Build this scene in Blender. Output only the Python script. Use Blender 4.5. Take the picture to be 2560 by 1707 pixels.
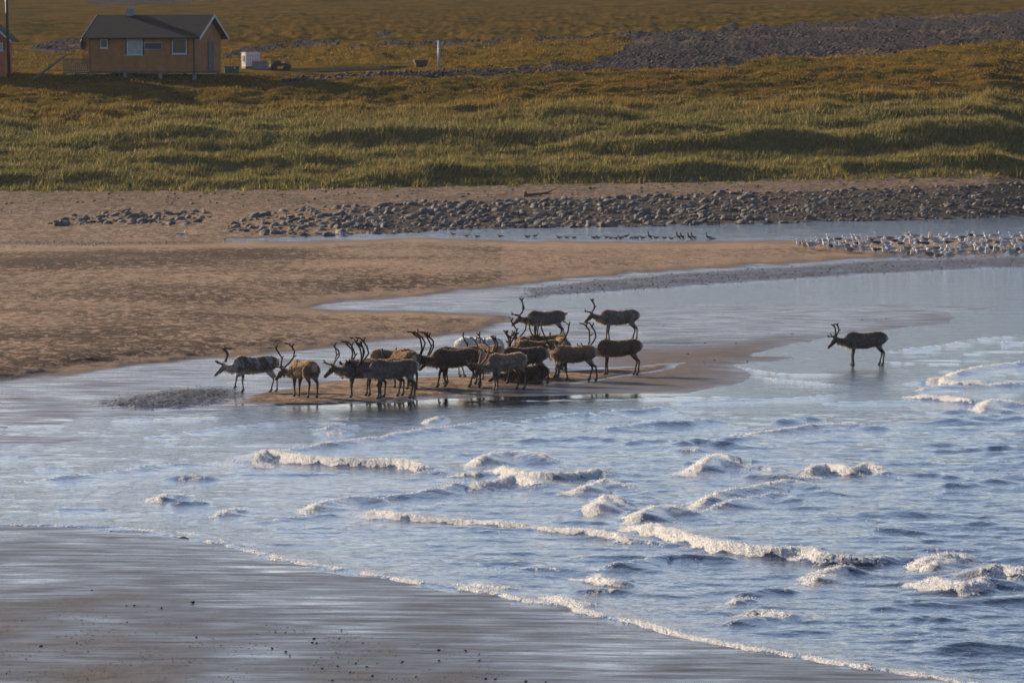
import bpy, bmesh, math, random
import numpy as np
from mathutils import Vector, Matrix, Euler

SC = bpy.context.scene
for _o in list(bpy.data.objects):
    bpy.data.objects.remove(_o)
COL = SC.collection
R = math.radians

# ------------------------------------------------------------------ camera
F = 14222.0            # focal length in photograph pixels (200 mm on 36 mm)
CX, CY = 1280.0, 853.5
YH = 225.0             # image row of the horizon
H = 7.9                # camera height above the water, metres
PITCH = math.atan((CY - YH) / F)
cam_d = bpy.data.cameras.new('camera')
cam = bpy.data.objects.new('camera', cam_d)
COL.objects.link(cam)
cam.location = (0, 0, H)
cam.rotation_euler = (math.pi / 2 - PITCH, 0, 0)
cam_d.lens = 200.0
cam_d.sensor_width = 36.0
cam_d.clip_start = 1.0
cam_d.clip_end = 12000
cam_d.dof.use_dof = True
cam_d.dof.focus_distance = 150.0
cam_d.dof.aperture_fstop = 8.0
SC.camera = cam

# ------------------------------------------------------------------ light
SUN_EL, SUN_AZ = 17.5, -47.0          # azimuth from +Y, negative = to the left
w = bpy.data.worlds.new('World')
SC.world = w
w.use_nodes = True
_nt = w.node_tree
_bg = _nt.nodes['Background']
_sky = _nt.nodes.new('ShaderNodeTexSky')
_sky.sky_type = 'NISHITA'
_sky.sun_disc = False
_sky.sun_elevation = R(SUN_EL)
_sky.sun_rotation = R(SUN_AZ)
_sky.altitude = 0
_sky.air_density = 0.8
_sky.dust_density = 0.9
_sky.ozone_density = 2.0
_wb = _nt.nodes.new('ShaderNodeMix'); _wb.data_type = 'RGBA'; _wb.blend_type = 'MULTIPLY'; _wb.inputs[0].default_value = 1.0
_wb.inputs[7].default_value = (1.03, 0.955, 1.0, 1)      # the photograph's white balance
_nt.links.new(_sky.outputs[0], _wb.inputs[6]); _nt.links.new(_wb.outputs[2], _bg.inputs[0])
_bg.inputs[1].default_value = 0.078
sl = bpy.data.lights.new('sun', 'SUN')
sl.energy = 5.0
sl.angle = R(0.6)
sl.color = (1.0, 0.81, 0.57)
so = bpy.data.objects.new('sun', sl)
COL.objects.link(so)
sd_ = Vector((math.sin(R(SUN_AZ)) * math.cos(R(SUN_EL)), math.cos(R(SUN_AZ)) * math.cos(R(SUN_EL)), math.sin(R(SUN_EL))))
so.rotation_euler = sd_.to_track_quat('Z', 'Y').to_euler()
so.location = sd_ * 300
SC.view_settings.view_transform = 'Standard'
SC.view_settings.look = 'None'
SC.view_settings.exposure = 1.1
SC.view_settings.gamma = 1.0
SC.view_settings.use_curve_mapping = False
SC.cycles.max_bounces = 6
SC.cycles.diffuse_bounces = 2
SC.cycles.glossy_bounces = 3
SC.cycles.transmission_bounces = 3
SC.cycles.caustics_reflective = False
SC.cycles.caustics_refractive = False
SC.cycles.sample_clamp_indirect = 4.0
SC.render.film_transparent = False

# ------------------------------------------------------------------ pixel <-> place
_ca, _sa = math.cos(PITCH), math.sin(PITCH)
def ray(px, py):
    u = (np.asarray(px, float) - CX) / F
    v = (CY - np.asarray(py, float)) / F
    return u, _ca + v * _sa, -_sa + v * _ca
def atz(px, py, z):
    """place on the level z that the camera sees at px, py"""
    dx, dy, dz = ray(px, py)
    t = (np.asarray(z) - H) / dz
    return dx * t, dy * t, np.asarray(z) + 0 * t
def atd(px, py, D):
    """place at ground distance D that the camera sees at px, py"""
    dx, dy, dz = ray(px, py)
    t = np.asarray(D) / dy
    return dx * t, dy * t, H + dz * t
def sc_at(py):
    return (py - YH) / H      # pixels per metre on the flats

# ------------------------------------------------------------------ numpy noise
def _hash(ix, iy, seed):
    h = (ix.astype(np.int64) * 374761393 + iy.astype(np.int64) * 668265263 + seed * 974634541) & 0xFFFFFFFF
    h = ((h ^ (h >> 13)) * 1274126177) & 0xFFFFFFFF
    h = h ^ (h >> 16)
    return (h & 0xFFFF) / 65535.0 * 2 * math.pi
def noise2(x, y, seed=0):
    x = np.asarray(x, float); y = np.asarray(y, float)
    ix = np.floor(x); iy = np.floor(y)
    fx = x - ix; fy = y - iy
    u = fx * fx * fx * (fx * (fx * 6 - 15) + 10); v = fy * fy * fy * (fy * (fy * 6 - 15) + 10)
    def g(ox, oy):
        a = _hash(ix + ox, iy + oy, seed)
        return np.cos(a) * (fx - ox) + np.sin(a) * (fy - oy)
    a = g(0, 0); b = g(1, 0); c = g(0, 1); d = g(1, 1)
    return (a + (b - a) * u + (c - a) * v + (a - b - c + d) * u * v) * 1.5
def fbm(x, y, oct=4, seed=0, gain=0.5):
    s = 0; a = 1; f = 1; t = 0
    for i in range(oct):
        s = s + a * noise2(x * f, y * f, seed + i * 17); t += a
        a *= gain; f *= 2.03
    return s / t
def sstep(a, b, x):
    t = np.clip((x - a) / (b - a), 0, 1)
    return t * t * (3 - 2 * t)

AY = 7.0     # one image row of flat ground is worth about this many columns
def sdist(poly, X, Y, ay=AY):
    """signed distance (inside positive) to a polygon given in photograph pixels"""
    P = np.array(poly, float); X = np.asarray(X); Y = np.asarray(Y)
    near = (Y > P[:, 1].min() - 60) & (Y < P[:, 1].max() + 60) & (X > P[:, 0].min() - 400) & (X < P[:, 0].max() + 400)
    if X.size > 5000 and not near.all():
        r = np.full(X.shape, -400.0)
        if near.any(): r[near] = sdist(poly, X[near].astype(np.float32), Y[near].astype(np.float32), ay)
        return r
    inside = np.zeros(X.shape, bool); best = np.full(X.shape, 1e12, X.dtype if X.dtype == np.float32 else float)
    n = len(P)
    for i in range(n):
        x1, y1 = P[i]; x2, y2 = P[(i + 1) % n]
        if y1 != y2:
            c = ((y1 > Y) != (y2 > Y)) & (X < (x2 - x1) * (Y - y1) / (y2 - y1) + x1)
            inside ^= c
        ex, ey = x2 - x1, (y2 - y1) * ay
        L = ex * ex + ey * ey + 1e-9
        t = np.clip(((X - x1) * ex + (Y - y1) * ay * ey) / L, 0, 1)
        d = (X - x1 - t * ex) ** 2 + ((Y - y1) * ay - t * ey) ** 2
        best = np.minimum(best, d)
    d = np.sqrt(best)
    return np.where(inside, d, -d)

# ------------------------------------------------------------------ object helpers
def tag(o, label=None, cat=None, group=None, kind=None):
    if label: o['label'] = label
    if cat: o['category'] = cat
    if group: o['group'] = group
    if kind: o['kind'] = kind
    return o
def link(o, parent=None):
    COL.objects.link(o)
    if parent is not None: o.parent = parent
    return o
def empty(name, loc=(0, 0, 0), rz=0.0):
    o = bpy.data.objects.new(name, None)
    o.empty_display_size = 0.3
    o.location = loc; o.rotation_euler = (0, 0, rz)
    return link(o)
def mesh_np(name, V, Fq, mat=None, smooth=True, attrs=None, cols=None):
    V = np.asarray(V, np.float32); Fq = np.asarray(Fq, np.int32)
    k = Fq.shape[1]
    me = bpy.data.meshes.new(name)
    me.vertices.add(len(V)); me.vertices.foreach_set('co', V.ravel())
    me.loops.add(Fq.size); me.loops.foreach_set('vertex_index', Fq.ravel())
    me.polygons.add(len(Fq))
    me.polygons.foreach_set('loop_start', np.arange(0, Fq.size, k, dtype=np.int32))
    if smooth:
        me.polygons.foreach_set('use_smooth', np.ones(len(Fq), bool))
    for n_, a in (attrs or {}).items():
        at = me.attributes.new(n_, 'FLOAT', 'POINT'); at.data.foreach_set('value', np.asarray(a, np.float32).ravel())
    if cols is not None:
        at = me.attributes.new('COL', 'FLOAT_COLOR', 'POINT')
        c = np.ones((len(V), 4), np.float32); c[:, :3] = cols
        at.data.foreach_set('color', c.ravel())
    me.update(calc_edges=True)
    if mat: me.materials.append(mat)
    return me
def obj(name, me, parent=None, loc=None, rot=None):
    o = bpy.data.objects.new(name, me)
    if loc is not None: o.location = loc
    if rot is not None: o.rotation_euler = rot
    return link(o, parent)
class MB:
    """collects boxes, bars and tubes into one mesh"""
    def __init__(s): s.v = []; s.f = []
    def add(s, vs, fs):
        b = len(s.v); s.v += [tuple(v) for v in vs]; s.f += [tuple(i + b for i in f) for f in fs]; return s
    def box(s, x0, x1, y0, y1, z0, z1, rot=None, at=(0, 0, 0)):
        vs = [Vector((x, y, z)) for x in (x0, x1) for y in (y0, y1) for z in (z0, z1)]
        if rot is not None:
            M = Euler(rot).to_matrix(); vs = [M @ v for v in vs]
        vs = [v + Vector(at) for v in vs]
        return s.add(vs, [(0, 1, 3, 2), (4, 6, 7, 5), (0, 4, 5, 1), (2, 3, 7, 6), (0, 2, 6, 4), (1, 5, 7, 3)])
    def tube(s, pts, rad, n=8, caps=True, flat=None):
        pts = [Vector(p) for p in pts]; m = len(pts); rings = []
        up0 = None
        for i, p in enumerate(pts):
            d = (pts[min(i + 1, m - 1)] - pts[max(i - 1, 0)]).normalized()
            ref = Vector((0, 1, 0)) if abs(d.y) < 0.9 else Vector((1, 0, 0))
            if up0 is not None: ref = up0
            a = d.cross(ref)
            if a.length < 1e-4: a = d.cross(Vector((0, 0, 1)))
            a.normalize(); b = a.cross(d).normalized(); up0 = b
            r = rad[i] if hasattr(rad, '__len__') else rad
            ra, rb = r if hasattr(r, '__len__') else (r, r)
            rings.append([p + a * (math.cos(2 * math.pi * k / n) * ra) + b * (math.sin(2 * math.pi * k / n) * rb) for k in range(n)])
        vs = [v for r_ in rings for v in r_]; fs = []
        for i in range(m - 1):
            for k in range(n):
                k2 = (k + 1) % n
                fs.append((i * n + k, i * n + k2, (i + 1) * n + k2, (i + 1) * n + k))
        if caps:
            fs.append(tuple(range(n - 1, -1, -1))); fs.append(tuple((m - 1) * n + k for k in range(n)))
        return s.add(vs, fs)
    def mesh(s, name, mat=None, smooth=False):
        me = bpy.data.meshes.new(name); me.from_pydata(s.v, [], s.f); me.update()
        bm = bmesh.new(); bm.from_mesh(me); bmesh.ops.recalc_face_normals(bm, faces=bm.faces); bm.to_mesh(me); bm.free()
        if smooth:
            me.polygons.foreach_set('use_smooth', np.ones(len(me.polygons), bool))
        if mat: me.materials.append(mat)
        return me
    def build(s, name, mat, parent=None, smooth=False, loc=None, rot=None):
        return obj(name, s.mesh(name, mat, smooth), parent, loc, rot)

# ------------------------------------------------------------------ material helpers
class N:
    """tiny node-tree writer"""
    def __init__(s, name):
        s.m = bpy.data.materials.new(name); s.m.use_nodes = True
        s.t = s.m.node_tree; s.b = s.t.nodes['Principled BSDF']; s.out = s.t.nodes['Material Output']
    def n(s, typ, **kw):
        x = s.t.nodes.new('ShaderNode' + typ)
        for k, v in kw.items(): setattr(x, k, v)
        return x
    def l(s, a, b): s.t.links.new(a, b)
    def setv(s, sock, v):
        if hasattr(v, 'is_output') or isinstance(v, bpy.types.NodeSocket): s.l(v, sock)
        else: sock.default_value = v
    def pos(s):
        return s.n('NewGeometry').outputs['Position']
    def mapv(s, vec, scale=(1, 1, 1), rot=(0, 0, 0), loc=(0, 0, 0)):
        m = s.n('Mapping'); s.l(vec, m.inputs[0]); m.inputs['Scale'].default_value = scale
        m.inputs['Rotation'].default_value = rot; m.inputs['Location'].default_value = loc
        return m.outputs[0]
    def noise(s, vec, scale, detail=3, rough=0.55, dist=0.0):
        x = s.n('TexNoise'); s.l(vec, x.inputs['Vector']); x.inputs['Scale'].default_value = scale
        x.inputs['Detail'].default_value = detail; x.inputs['Roughness'].default_value = rough
        x.inputs['Distortion'].default_value = dist
        return x.outputs['Fac']
    def ramp(s, fac, stops):
        x = s.n('ValToRGB'); s.l(fac, x.inputs[0]); e = x.color_ramp.elements
        while len(e) < len(stops): e.new(0.5)
        for i, (p, c) in enumerate(stops):
            e[i].position = p; e[i].color = c if len(c) == 4 else (*c, 1)
        return x.outputs[0]
    def mix(s, fac, a, b):
        x = s.n('Mix', data_type='RGBA'); s.setv(x.inputs[0], fac)
        for sock, v in ((x.inputs[6], a), (x.inputs[7], b)):
            if isinstance(v, tuple): sock.default_value = v if len(v) == 4 else (*v, 1)
            else: s.l(v, sock)
        return x.outputs[2]
    def mul(s, a, b):
        x = s.n('Mix', data_type='RGBA', blend_type='MULTIPLY'); x.inputs[0].default_value = 1.0
        for sock, v in ((x.inputs[6], a), (x.inputs[7], b)):
            if isinstance(v, tuple): sock.default_value = v if len(v) == 4 else (*v, 1)
            else: s.l(v, sock)
        return x.outputs[2]
    def math(s, op, a, b=0.0, c=0.0, clamp=False):
        x = s.n('Math', operation=op, use_clamp=clamp)
        s.setv(x.inputs[0], a); s.setv(x.inputs[1], b); s.setv(x.inputs[2], c)
        return x.outputs[0]
    def rng(s, v, a, b, c=0.0, d=1.0):
        x = s.n('MapRange'); s.l(v, x.inputs[0])
        for i, q in enumerate((a, b, c, d)): s.setv(x.inputs[i + 1], q)
        return x.outputs[0]
    def attr(s, name, col=False):
        a = s.n('Attribute', attribute_name=name)
        return a.outputs['Color'] if col else a.outputs['Fac']
    def bump(s, h, strength=0.5, dist=0.1, normal=None):
        x = s.n('Bump'); x.inputs['Strength'].default_value = strength; x.inputs['Distance'].default_value = dist
        s.l(h, x.inputs['Height'])
        if normal is not None: s.l(normal, x.inputs['Normal'])
        return x.outputs[0]
    def fin(s, col=None, rough=None, normal=None, spec=None, ior=None, metal=None):
        b = s.b
        if col is not None: 
            if isinstance(col, tuple): b.inputs['Base Color'].default_value = col if len(col) == 4 else (*col, 1)
            else: s.l(col, b.inputs['Base Color'])
        if rough is not None: s.setv(b.inputs['Roughness'], rough)
        if normal is not None: s.l(normal, b.inputs['Normal'])
        if spec is not None: s.setv(b.inputs['Specular IOR Level'], spec)
        if ior is not None: b.inputs['IOR'].default_value = ior
        if metal is not None: b.inputs['Metallic'].default_value = metal
        return s.m
def plain(name, col, rough=0.7, var=0.25, scale=6.0, metal=0.0):
    """painted or raw solid surface with soft wear"""
    q = N(name); tc = q.n('TexCoord').outputs['Object']
    n1 = q.noise(tc, scale, 4)
    c = q.mul(col, q.ramp(n1, [(0.3, (1 - var,) * 3), (0.7, (1 + var * 0.4,) * 3)]))
    return q.fin(c, rough, q.bump(q.noise(tc, scale * 6, 3), 0.25, 0.01), metal=metal, spec=0.2)
def attr_mat(name, rough=0.85, transl=0.0, nscale=9.0, spec=0.2, var=0.35):
    """colour from the COL attribute, broken up by noise"""
    q = N(name); tc = q.n('TexCoord').outputs['Object']
    c = q.mul(q.attr('COL', True), q.ramp(q.noise(tc, nscale, 4), [(0.3, (1 - var,) * 3), (0.7, (1 + var * 0.5,) * 3)]))
    q.fin(c, rough, q.bump(q.noise(tc, nscale * 4, 3), 0.5, 0.012), spec=spec)
    if transl:
        tr = q.n('BsdfTranslucent'); q.l(c, tr.inputs[0])
        mx = q.n('MixShader'); mx.inputs[0].default_value = transl
        q.l(q.b.outputs[0], mx.inputs[1]); q.l(tr.outputs[0], mx.inputs[2]); q.l(mx.outputs[0], q.out.inputs[0])
    return q.m
# ================================================================== LAND AND WATER
def K(px): return np.interp(px, [-1600, 500, 2560, 4000], [0, 0, 38, 60])
BANK = np.array([(-1600, 606), (545, 602), (800, 592), (1000, 587), (1090, 577), (1500, 568), (1900, 560), (2300, 549), (2560, 541), (4000, 505)], float)
def py_bank(px): return np.interp(px, BANK[:, 0], BANK[:, 1])
def py_foot(px): return 478 - K(px)
_KY = [-260, -200, -120, -60, 0, 50, 100, 150, 190, 230, 280, 320, 360, 400, 440, 478]
_KD = [1900, 1650, 1380, 1130, 880, 650, 515, 450, 424, 413, 403, 397, 391, 386, 381, 375]
def land_D(px, py):
    px = np.asarray(px, float); py = np.asarray(py, float)
    b = py_bank(px); f = py_foot(px)
    Db = atz(px, b, 0.0)[1]
    Df = np.maximum(375.0, Db + 22)
    t = np.clip((py - f) / (b - f), 0, 1)
    D1 = Df + (Db - Df) * t
    D2 = Df + np.interp(py + K(px), _KY, _KD) - 375.0
    return np.where(py > f, D1, D2)

SPIT = [(-1600, 606), (545, 603), (760, 600), (900, 594), (1040, 588), (1100, 590), (1180, 594), (1300, 597), (1700, 599), (2000, 597), (2560, 590), (4000, 570),
        (4000, 605), (2560, 637), (2178, 647), (1960, 665), (1706, 680), (1450, 702), (1290, 722), (1130, 737), (1000, 746), (880, 756), (815, 763), (860, 771), (1034, 774), (1263, 779), (1320, 783),
        (1281, 812), (1237, 834), (1143, 843), (1034, 850), (920, 862), (830, 876), (700, 885), (560, 900), (420, 912), (260, 927), (130, 950), (0, 962), (-1600, 985)]
FLAT = [(-1600, 900), (0, 900), (700, 850), (1200, 800), (1320, 772), (1706, 762), (2100, 762), (2480, 764), (2468, 774), (2378, 783), (2400, 790), (2370, 808), (2250, 820), (2069, 840), (1960, 866), (1890, 880), (1870, 890),
        (2007, 894), (1833, 912), (1860, 925), (1890, 940), (1833, 963), (1706, 982), (1470, 986), (1250, 992), (1107, 997), (1000, 1006), (853, 1011), (700, 1014), (600, 1020), (540, 1030), (430, 1038), (300, 1040), (220, 1044), (120, 1062), (0, 1072), (-1600, 1090)]
FLAT2 = [(815, 763), (1000, 743), (1250, 720), (1320, 708), (1450, 700), (1450, 738), (1330, 748), (1200, 764), (1000, 771), (860, 772)]
SHINGLE = [(1290, 722), (1450, 702), (1706, 680), (1960, 665), (2178, 650), (2560, 640), (4000, 590), (4000, 612), (2560, 668), (2250, 681), (2011, 697), (1706, 717), (1450, 735), (1300, 746)]
TONGUE = [(-1600, 1070), (0, 1088), (120, 1091), (250, 1096), (130, 1108), (0, 1113), (-1600, 1130)]
NEAR = [(-1600, 1306), (0, 1311), (300, 1318), (360, 1325), (520, 1338), (590, 1366), (660, 1383), (720, 1401), (800, 1413), (870, 1425), (1000, 1448), (1130, 1467), (1250, 1484), (1300, 1500), (1430, 1514), (1500, 1540), (1620, 1562), (1720, 1591), (1850, 1616), (2000, 1641), (2150, 1666), (2330, 1691), (2420, 1708), (2800, 1780), (4000, 1960), (4000, 2800), (-1600, 2800)]
ISLAND = [(590, 1003), (620, 985), (700, 972), (760, 958), (850, 948), (1000, 942), (1250, 934), (1450, 922), (1600, 914), (1720, 905), (1680, 922), (1560, 940), (1450, 958), (1300, 966), (1200, 980), (1080, 992), (950, 1003), (850, 1008), (700, 1011), (620, 1009)]
MOUND = [(210, 1006), (300, 985), (420, 969), (540, 962), (610, 972), (600, 990), (560, 1010), (480, 1022), (350, 1027), (240, 1018)]
CHAN = [(545, 600), (640, 596), (800, 591), (1000, 586), (1090, 577), (1500, 568), (1900, 560), (2300, 549), (2560, 541), (4000, 505), (4000, 572), (2560, 590), (2000, 597), (1700, 599), (1300, 597), (1180, 594), (1100, 590), (1040, 588), (900, 594), (760, 600), (600, 602)]

def flats(px, py):
    """heights and masks of everything nearer than the far bank, by image place"""
    px = np.asarray(px, float); py = np.asarray(py, float)
    dx = fbm(px / 90, py / 22, 3, 5) * 26; dy = fbm(px / 110, py / 16, 3, 9) * 3.0
    X = px + dx; Y = py + dy * np.clip((py - 560) / 200, 0.15, 1)
    s_sp = sdist(SPIT, X, Y); s_f = np.maximum(sdist(FLAT, X, Y), sdist(FLAT2, X, Y)); s_sh = sdist(SHINGLE, X, Y)
    s_t = sdist(TONGUE, X, Y); s_n = sdist(NEAR, px + dx * 0.35, py + dy * 0.35); s_i = sdist(ISLAND, X, Y); s_m = sdist(MOUND, X, Y)
    z = np.full(px.shape, -0.45)
    def up(z, s, top, L, ramp=90.0, pw=1.0):
        return np.maximum(z, np.where(s > 0, top * (1 - np.exp(-(np.maximum(s, 0) / L) ** pw)), np.maximum(np.where(s > -90, s / 90 * 0.06, -0.06 + (s + 90) / ramp * 0.5), -0.45)))
    z = up(z, s_f, 0.030, 60)
    z = up(z, s_sh, 0.10, 90)
    z = up(z, s_t, 0.045, 90)
    z = up(z, s_n, 0.10, 900, 140)
    z = up(z, s_sp, 0.42, 270, 90, 1.6)
    berm = np.exp(-((py - (655 - 0.055 * np.clip(px, -600, 1100))) / 22.0) ** 2) * sstep(1250, 500, px)
    z = z + np.where(s_sp > 0, 0.18 * berm * sstep(0, 150, s_sp), 0)
    z = z + np.where((s_sp > -40) & (py < 640), 0.06 * sstep(600, 500, px) * sstep(640, 612, py), 0)
    z = np.where(s_i > 0, np.maximum(z, 0.02 + 0.06 * (1 - np.exp(-np.maximum(s_i, 0) / 70))), z)
    z = np.where(s_m > 0, np.maximum(z, 0.02 + 0.10 * (1 - np.exp(-np.maximum(s_m, 0) / 90))), z)
    return z, dict(sp=s_sp, f=s_f, sh=s_sh, t=s_t, n=s_n, i=s_i, m=s_m, berm=berm)

def dunes(x, y, px, py):
    """vertical relief of the grassy slope"""
    yy = py + K(px)
    far = sstep(478, 462, yy)
    dz = np.zeros(np.shape(px))
    dune = far * sstep(215, 300, yy)
    dz += dune * (fbm(x / 12.0, y / 2.4, 4, 31) * 0.45)
    dz += far * sstep(330, 250, yy) * (fbm(x / 2.4, y / 1.6, 3, 41) * 0.42 + fbm(x / 9, y / 5, 2, 42) * 0.30) * np.clip(1.3 - 0.0035 * (y - 400), 0.16, 1)
    dz += far * fbm(x / 14, y / 10, 2, 43) * 0.35
    for cx, cy, hw, hd, h in DUNE_RIDGES:
        X0, Y0, _ = atd(cx, cy, land_D(cx, cy))
        u = (x - X0) / (hw / 35.0)
        d = y - Y0
        prof = np.where(d < 0, np.exp(-(d / (hd * 0.45)) ** 2), np.exp(-(d / (hd * 1.6)) ** 2))
        dz += far * 0.50 * h * prof * np.exp(-u ** 4) 
    pad = np.exp(-(((px - 330) / 330) ** 4 + ((py - 185) / 38) ** 4)) + np.exp(-(((px - 800) / 330) ** 4 + ((py - 172) / 14) ** 4))
    return dz * np.clip(1 - pad, 0, 1)
# long hummocks and small scarps: image column, row, half width px, depth m, height m
DUNE_RIDGES = [(130, 450, 260, 2.0, 0.7), (330, 352, 170, 2.2, 0.9), (470, 345, 90, 1.8, 0.7), (560, 412, 270, 1.6, 0.8), (760, 402, 110, 1.5, 0.7), (960, 345, 180, 2.2, 0.9), (1060, 328, 110, 1.6, 0.5),
               (1180, 300, 130, 1.8, 0.5), (1010, 455, 120, 1.8, 1.0), (1250, 440, 200, 1.9, 1.1), (1560, 445, 220, 1.9, 1.0), (1860, 435, 220, 1.7, 0.9), (2160, 425, 160, 1.7, 0.8), (2430, 412, 160, 1.8, 0.9),
               (1500, 385, 160, 1.8, 0.8), (1800, 372, 230, 1.8, 1.1), (2080, 362, 230, 1.8, 1.1), (2420, 345, 200, 2.2, 1.3), (1450, 290, 130, 1.8, 0.5), (1640, 335, 120, 1.6, 0.5), (1760, 325, 130, 1.8, 0.6),
               (2030, 315, 140, 1.8, 0.7), (2280, 300, 160, 1.8, 0.6), (2540, 300, 130, 2.0, 0.8), (1290, 345, 120, 1.6, 0.5), (60, 405, 200, 1.5, 0.5), (820, 470, 150, 1.2, 0.6), (420, 465, 260, 1.4, 0.5)]
def land_at(px, py):
    """true place of the dry land seen at px, py (hill and far beach included)"""
    px = np.asarray(px, float); py = np.asarray(py, float)
    far = py < py_bank(px)
    D = land_D(px, np.minimum(py, py_bank(px)))
    a = atd(px, py, D)
    zf, _ = flats(px, py)
    b = atz(px, py, zf)
    x = np.where(far, a[0], b[0]); y = np.where(far, a[1], b[1]); z = np.where(far, a[2], b[2])
    z = z + np.where(far, dunes(x, y, px, py), 0)
    return x, y, z
def P(px, py):
    x, y, z = land_at(np.array([float(px)]), np.array([float(py)]))
    return Vector((float(x[0]), float(y[0]), float(z[0])))

GRAVELS = [[(1440, 172), (1500, 150), (1560, 118), (1600, 84), (1900, 66), (2100, 56), (2300, 42), (2560, 26), (3200, 0), (3200, 60), (2560, 104), (2300, 120), (2200, 140), (1950, 150), (1700, 168), (1600, 170)],
           [(860, 118), (1000, 108), (1250, 98), (1450, 92), (1600, 82), (1620, 92), (1450, 100), (1250, 110), (1000, 116), (880, 124)],
           [(700, 196), (860, 188), (1000, 180), (1200, 174), (1440, 160), (1500, 172), (1250, 186), (1050, 194), (860, 202), (720, 206)],
           [(60, 135), (90, 112), (200, 102), (250, 108), (230, 124), (130, 136)], [(545, 150), (600, 124), (680, 112), (830, 104), (860, 112), (700, 124), (600, 140)],
           [(190, 8), (300, -8), (520, -6), (560, 4), (420, 10), (260, 14)], [(930, 90), (960, 76), (985, 84), (975, 92)]]

# ------------------------------------------------------------------ terrain grid
def axis(*segs):
    out = []
    for a, b, st in segs:
        out += list(np.arange(a, b, st))
    return np.array(out + [segs[-1][1]], float)
cols_t = axis((-1600, -60, 70), (-60, 2620, 5), (2620, 4000, 70))
rows_t = axis((-260, -40, 20), (-40, 480, 2.0), (480, 640, 1.4), (640, 1076, 1.7), (1076, 1116, 4), (1116, 1300, 20), (1300, 1330, 3), (1330, 1720, 3.5), (1720, 2700, 60))
PX, PY = np.meshgrid(cols_t, rows_t)
Zf, MK = flats(PX, PY)
far = PY < py_bank(PX)
D_ = land_D(PX, np.minimum(PY, py_bank(PX)))
ax_, ay_, az_ = atd(PX, PY, D_)
bx_, by_, bz_ = atz(PX, PY, Zf)
TX = np.where(far, ax_, bx_); TY = np.where(far, ay_, by_); TZ = np.where(far, az_, bz_)
TZ = TZ + np.where(far, dunes(TX, TY, PX, PY), 0)
foot_e = py_foot(PX) + fbm(PX / 45, PY * 0, 3, 77) * 14
beachz = far & (PY > py_foot(PX))
TZ = TZ + np.where(beachz, fbm(TX / 2.2, TY / 2.2, 3, 51) * 0.10 * sstep(0, 12, py_bank(PX) - PY), 0)
sand_near = (~far) & (MK['sp'] > 0)
TZ = TZ + np.where(sand_near, (fbm(TX / 1.1, TY / 1.6, 3, 52) * 0.035 + fbm(TX / 6, TY / 9, 2, 53) * 0.06) * sstep(0, 160, MK['sp']), 0)
TZ = TZ + np.where((~far) & (MK['i'] > 0), fbm(TX / 0.7, TY / 0.9, 2, 54) * 0.012, 0)
TZ = TZ + np.where((~far) & (MK['m'] > 0), np.maximum(fbm(TX / 0.25, TY / 0.6, 3, 55), -0.2) * 0.07 * sstep(0, 50, MK['m']), 0)
TZ = TZ + np.where((~far) & (MK['sh'] > 0), np.maximum(fbm(TX / 0.35, TY / 0.9, 3, 56), -0.2) * 0.07 * sstep(0, 60, MK['sh']), 0)
# masks
grav = np.zeros(PX.shape)
for g in GRAVELS:
    s = sdist(g, PX + fbm(PX / 40, PY / 12, 3, 61) * 30, PY + fbm(PX / 50, PY / 10, 3, 62) * 9, 3.0)
    grav = np.maximum(grav, sstep(-10, 12, s))
wet = np.where(far, 0.0, 1.0)
wet = np.where((~far) & (MK['sp'] > 0), 1 - sstep(-15, 130, MK['sp'] + 60 * fbm(TX / 3, TY / 6, 3, 68)), wet)
wl_ = sstep(760, 560, PX) * sstep(645, 615, PY)
wet = wet * (1 - wl_)
wet = np.where((~far) & (MK['n'] > 0), 0.74 + 0.26 * np.exp(-MK['n'] / 520) + 0.22 * fbm(TX / 2.2, TY / 5.0, 3, 69), wet)
dry_i = sstep(0, 60, MK['i'])
wet = np.where((~far) & (MK['i'] > 0) & (MK['sp'] <= 0), 1 - 0.9 * dry_i, wet)
dampz = sstep(-200, 250, sdist([(1480, 880), (1700, 858), (2050, 838), (2250, 812), (2480, 766), (2480, 780), (2390, 808), (2250, 824), (2069, 846), (1960, 872), (2007, 896), (1850, 915), (1890, 940), (1830, 966), (1706, 984), (1500, 984), (1300, 990), (1420, 940)], PX, PY))
wet = np.where((~far) & (MK['sp'] <= 0) & (MK['i'] <= 0), wet - 0.39 * dampz, wet)
wet = np.where(far, 0.9 * sstep(9, 0, py_bank(PX) - PY) * (PX > 560), wet)
stony = np.where(far, 0, np.maximum(0.72 * sstep(0, 45, MK['sh']), 1.0 * sstep(0, 85, MK['m'])))
stony = np.where((~far) & (MK['sp'] > 0), np.maximum(stony * 0, 0.75 * sstep(618, 606, PY) * sstep(620, 480, PX)), stony)
band = sdist([(820, 560), (860, 520), (1000, 504), (1500, 490), (1900, 477), (2300, 464), (2660, 450), (2660, 537), (2300, 549), (1900, 560), (1500, 568), (1090, 577), (905, 588)], PX + fbm(PX / 30, PY / 8, 3, 67) * 30, PY)
stony = np.where(far & (PY > py_foot(PX)), np.maximum(sstep(0, 60, band), 0.34 * sstep(560, 500, PY + 0.5 * K(PX))), stony)
marks = np.where((~far) & (MK['sp'] > 0), 0.66 + 0.28 * MK['berm'] + 0.35 * fbm(TX / 9, TY / 14, 2, 63), 0.62)
marks = marks * np.where(far, 1, sstep(20, 190, np.where(MK['sp'] > 0, MK['sp'], 999)))
marks = np.where((~far) & (PX > 1250) & (MK['sp'] > 0), marks * 0.75, marks)
sundim_greysand = sstep(165, 75, PY + K(PX) + fbm(PX / 200, PY / 30, 3, 65) * 40)  # mask of the upper hill, whose colour is dimmed against the sun
green = sstep(235, 345, PY + K(PX) + fbm(PX / 160, PY / 40, 3, 64) * 45)
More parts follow.
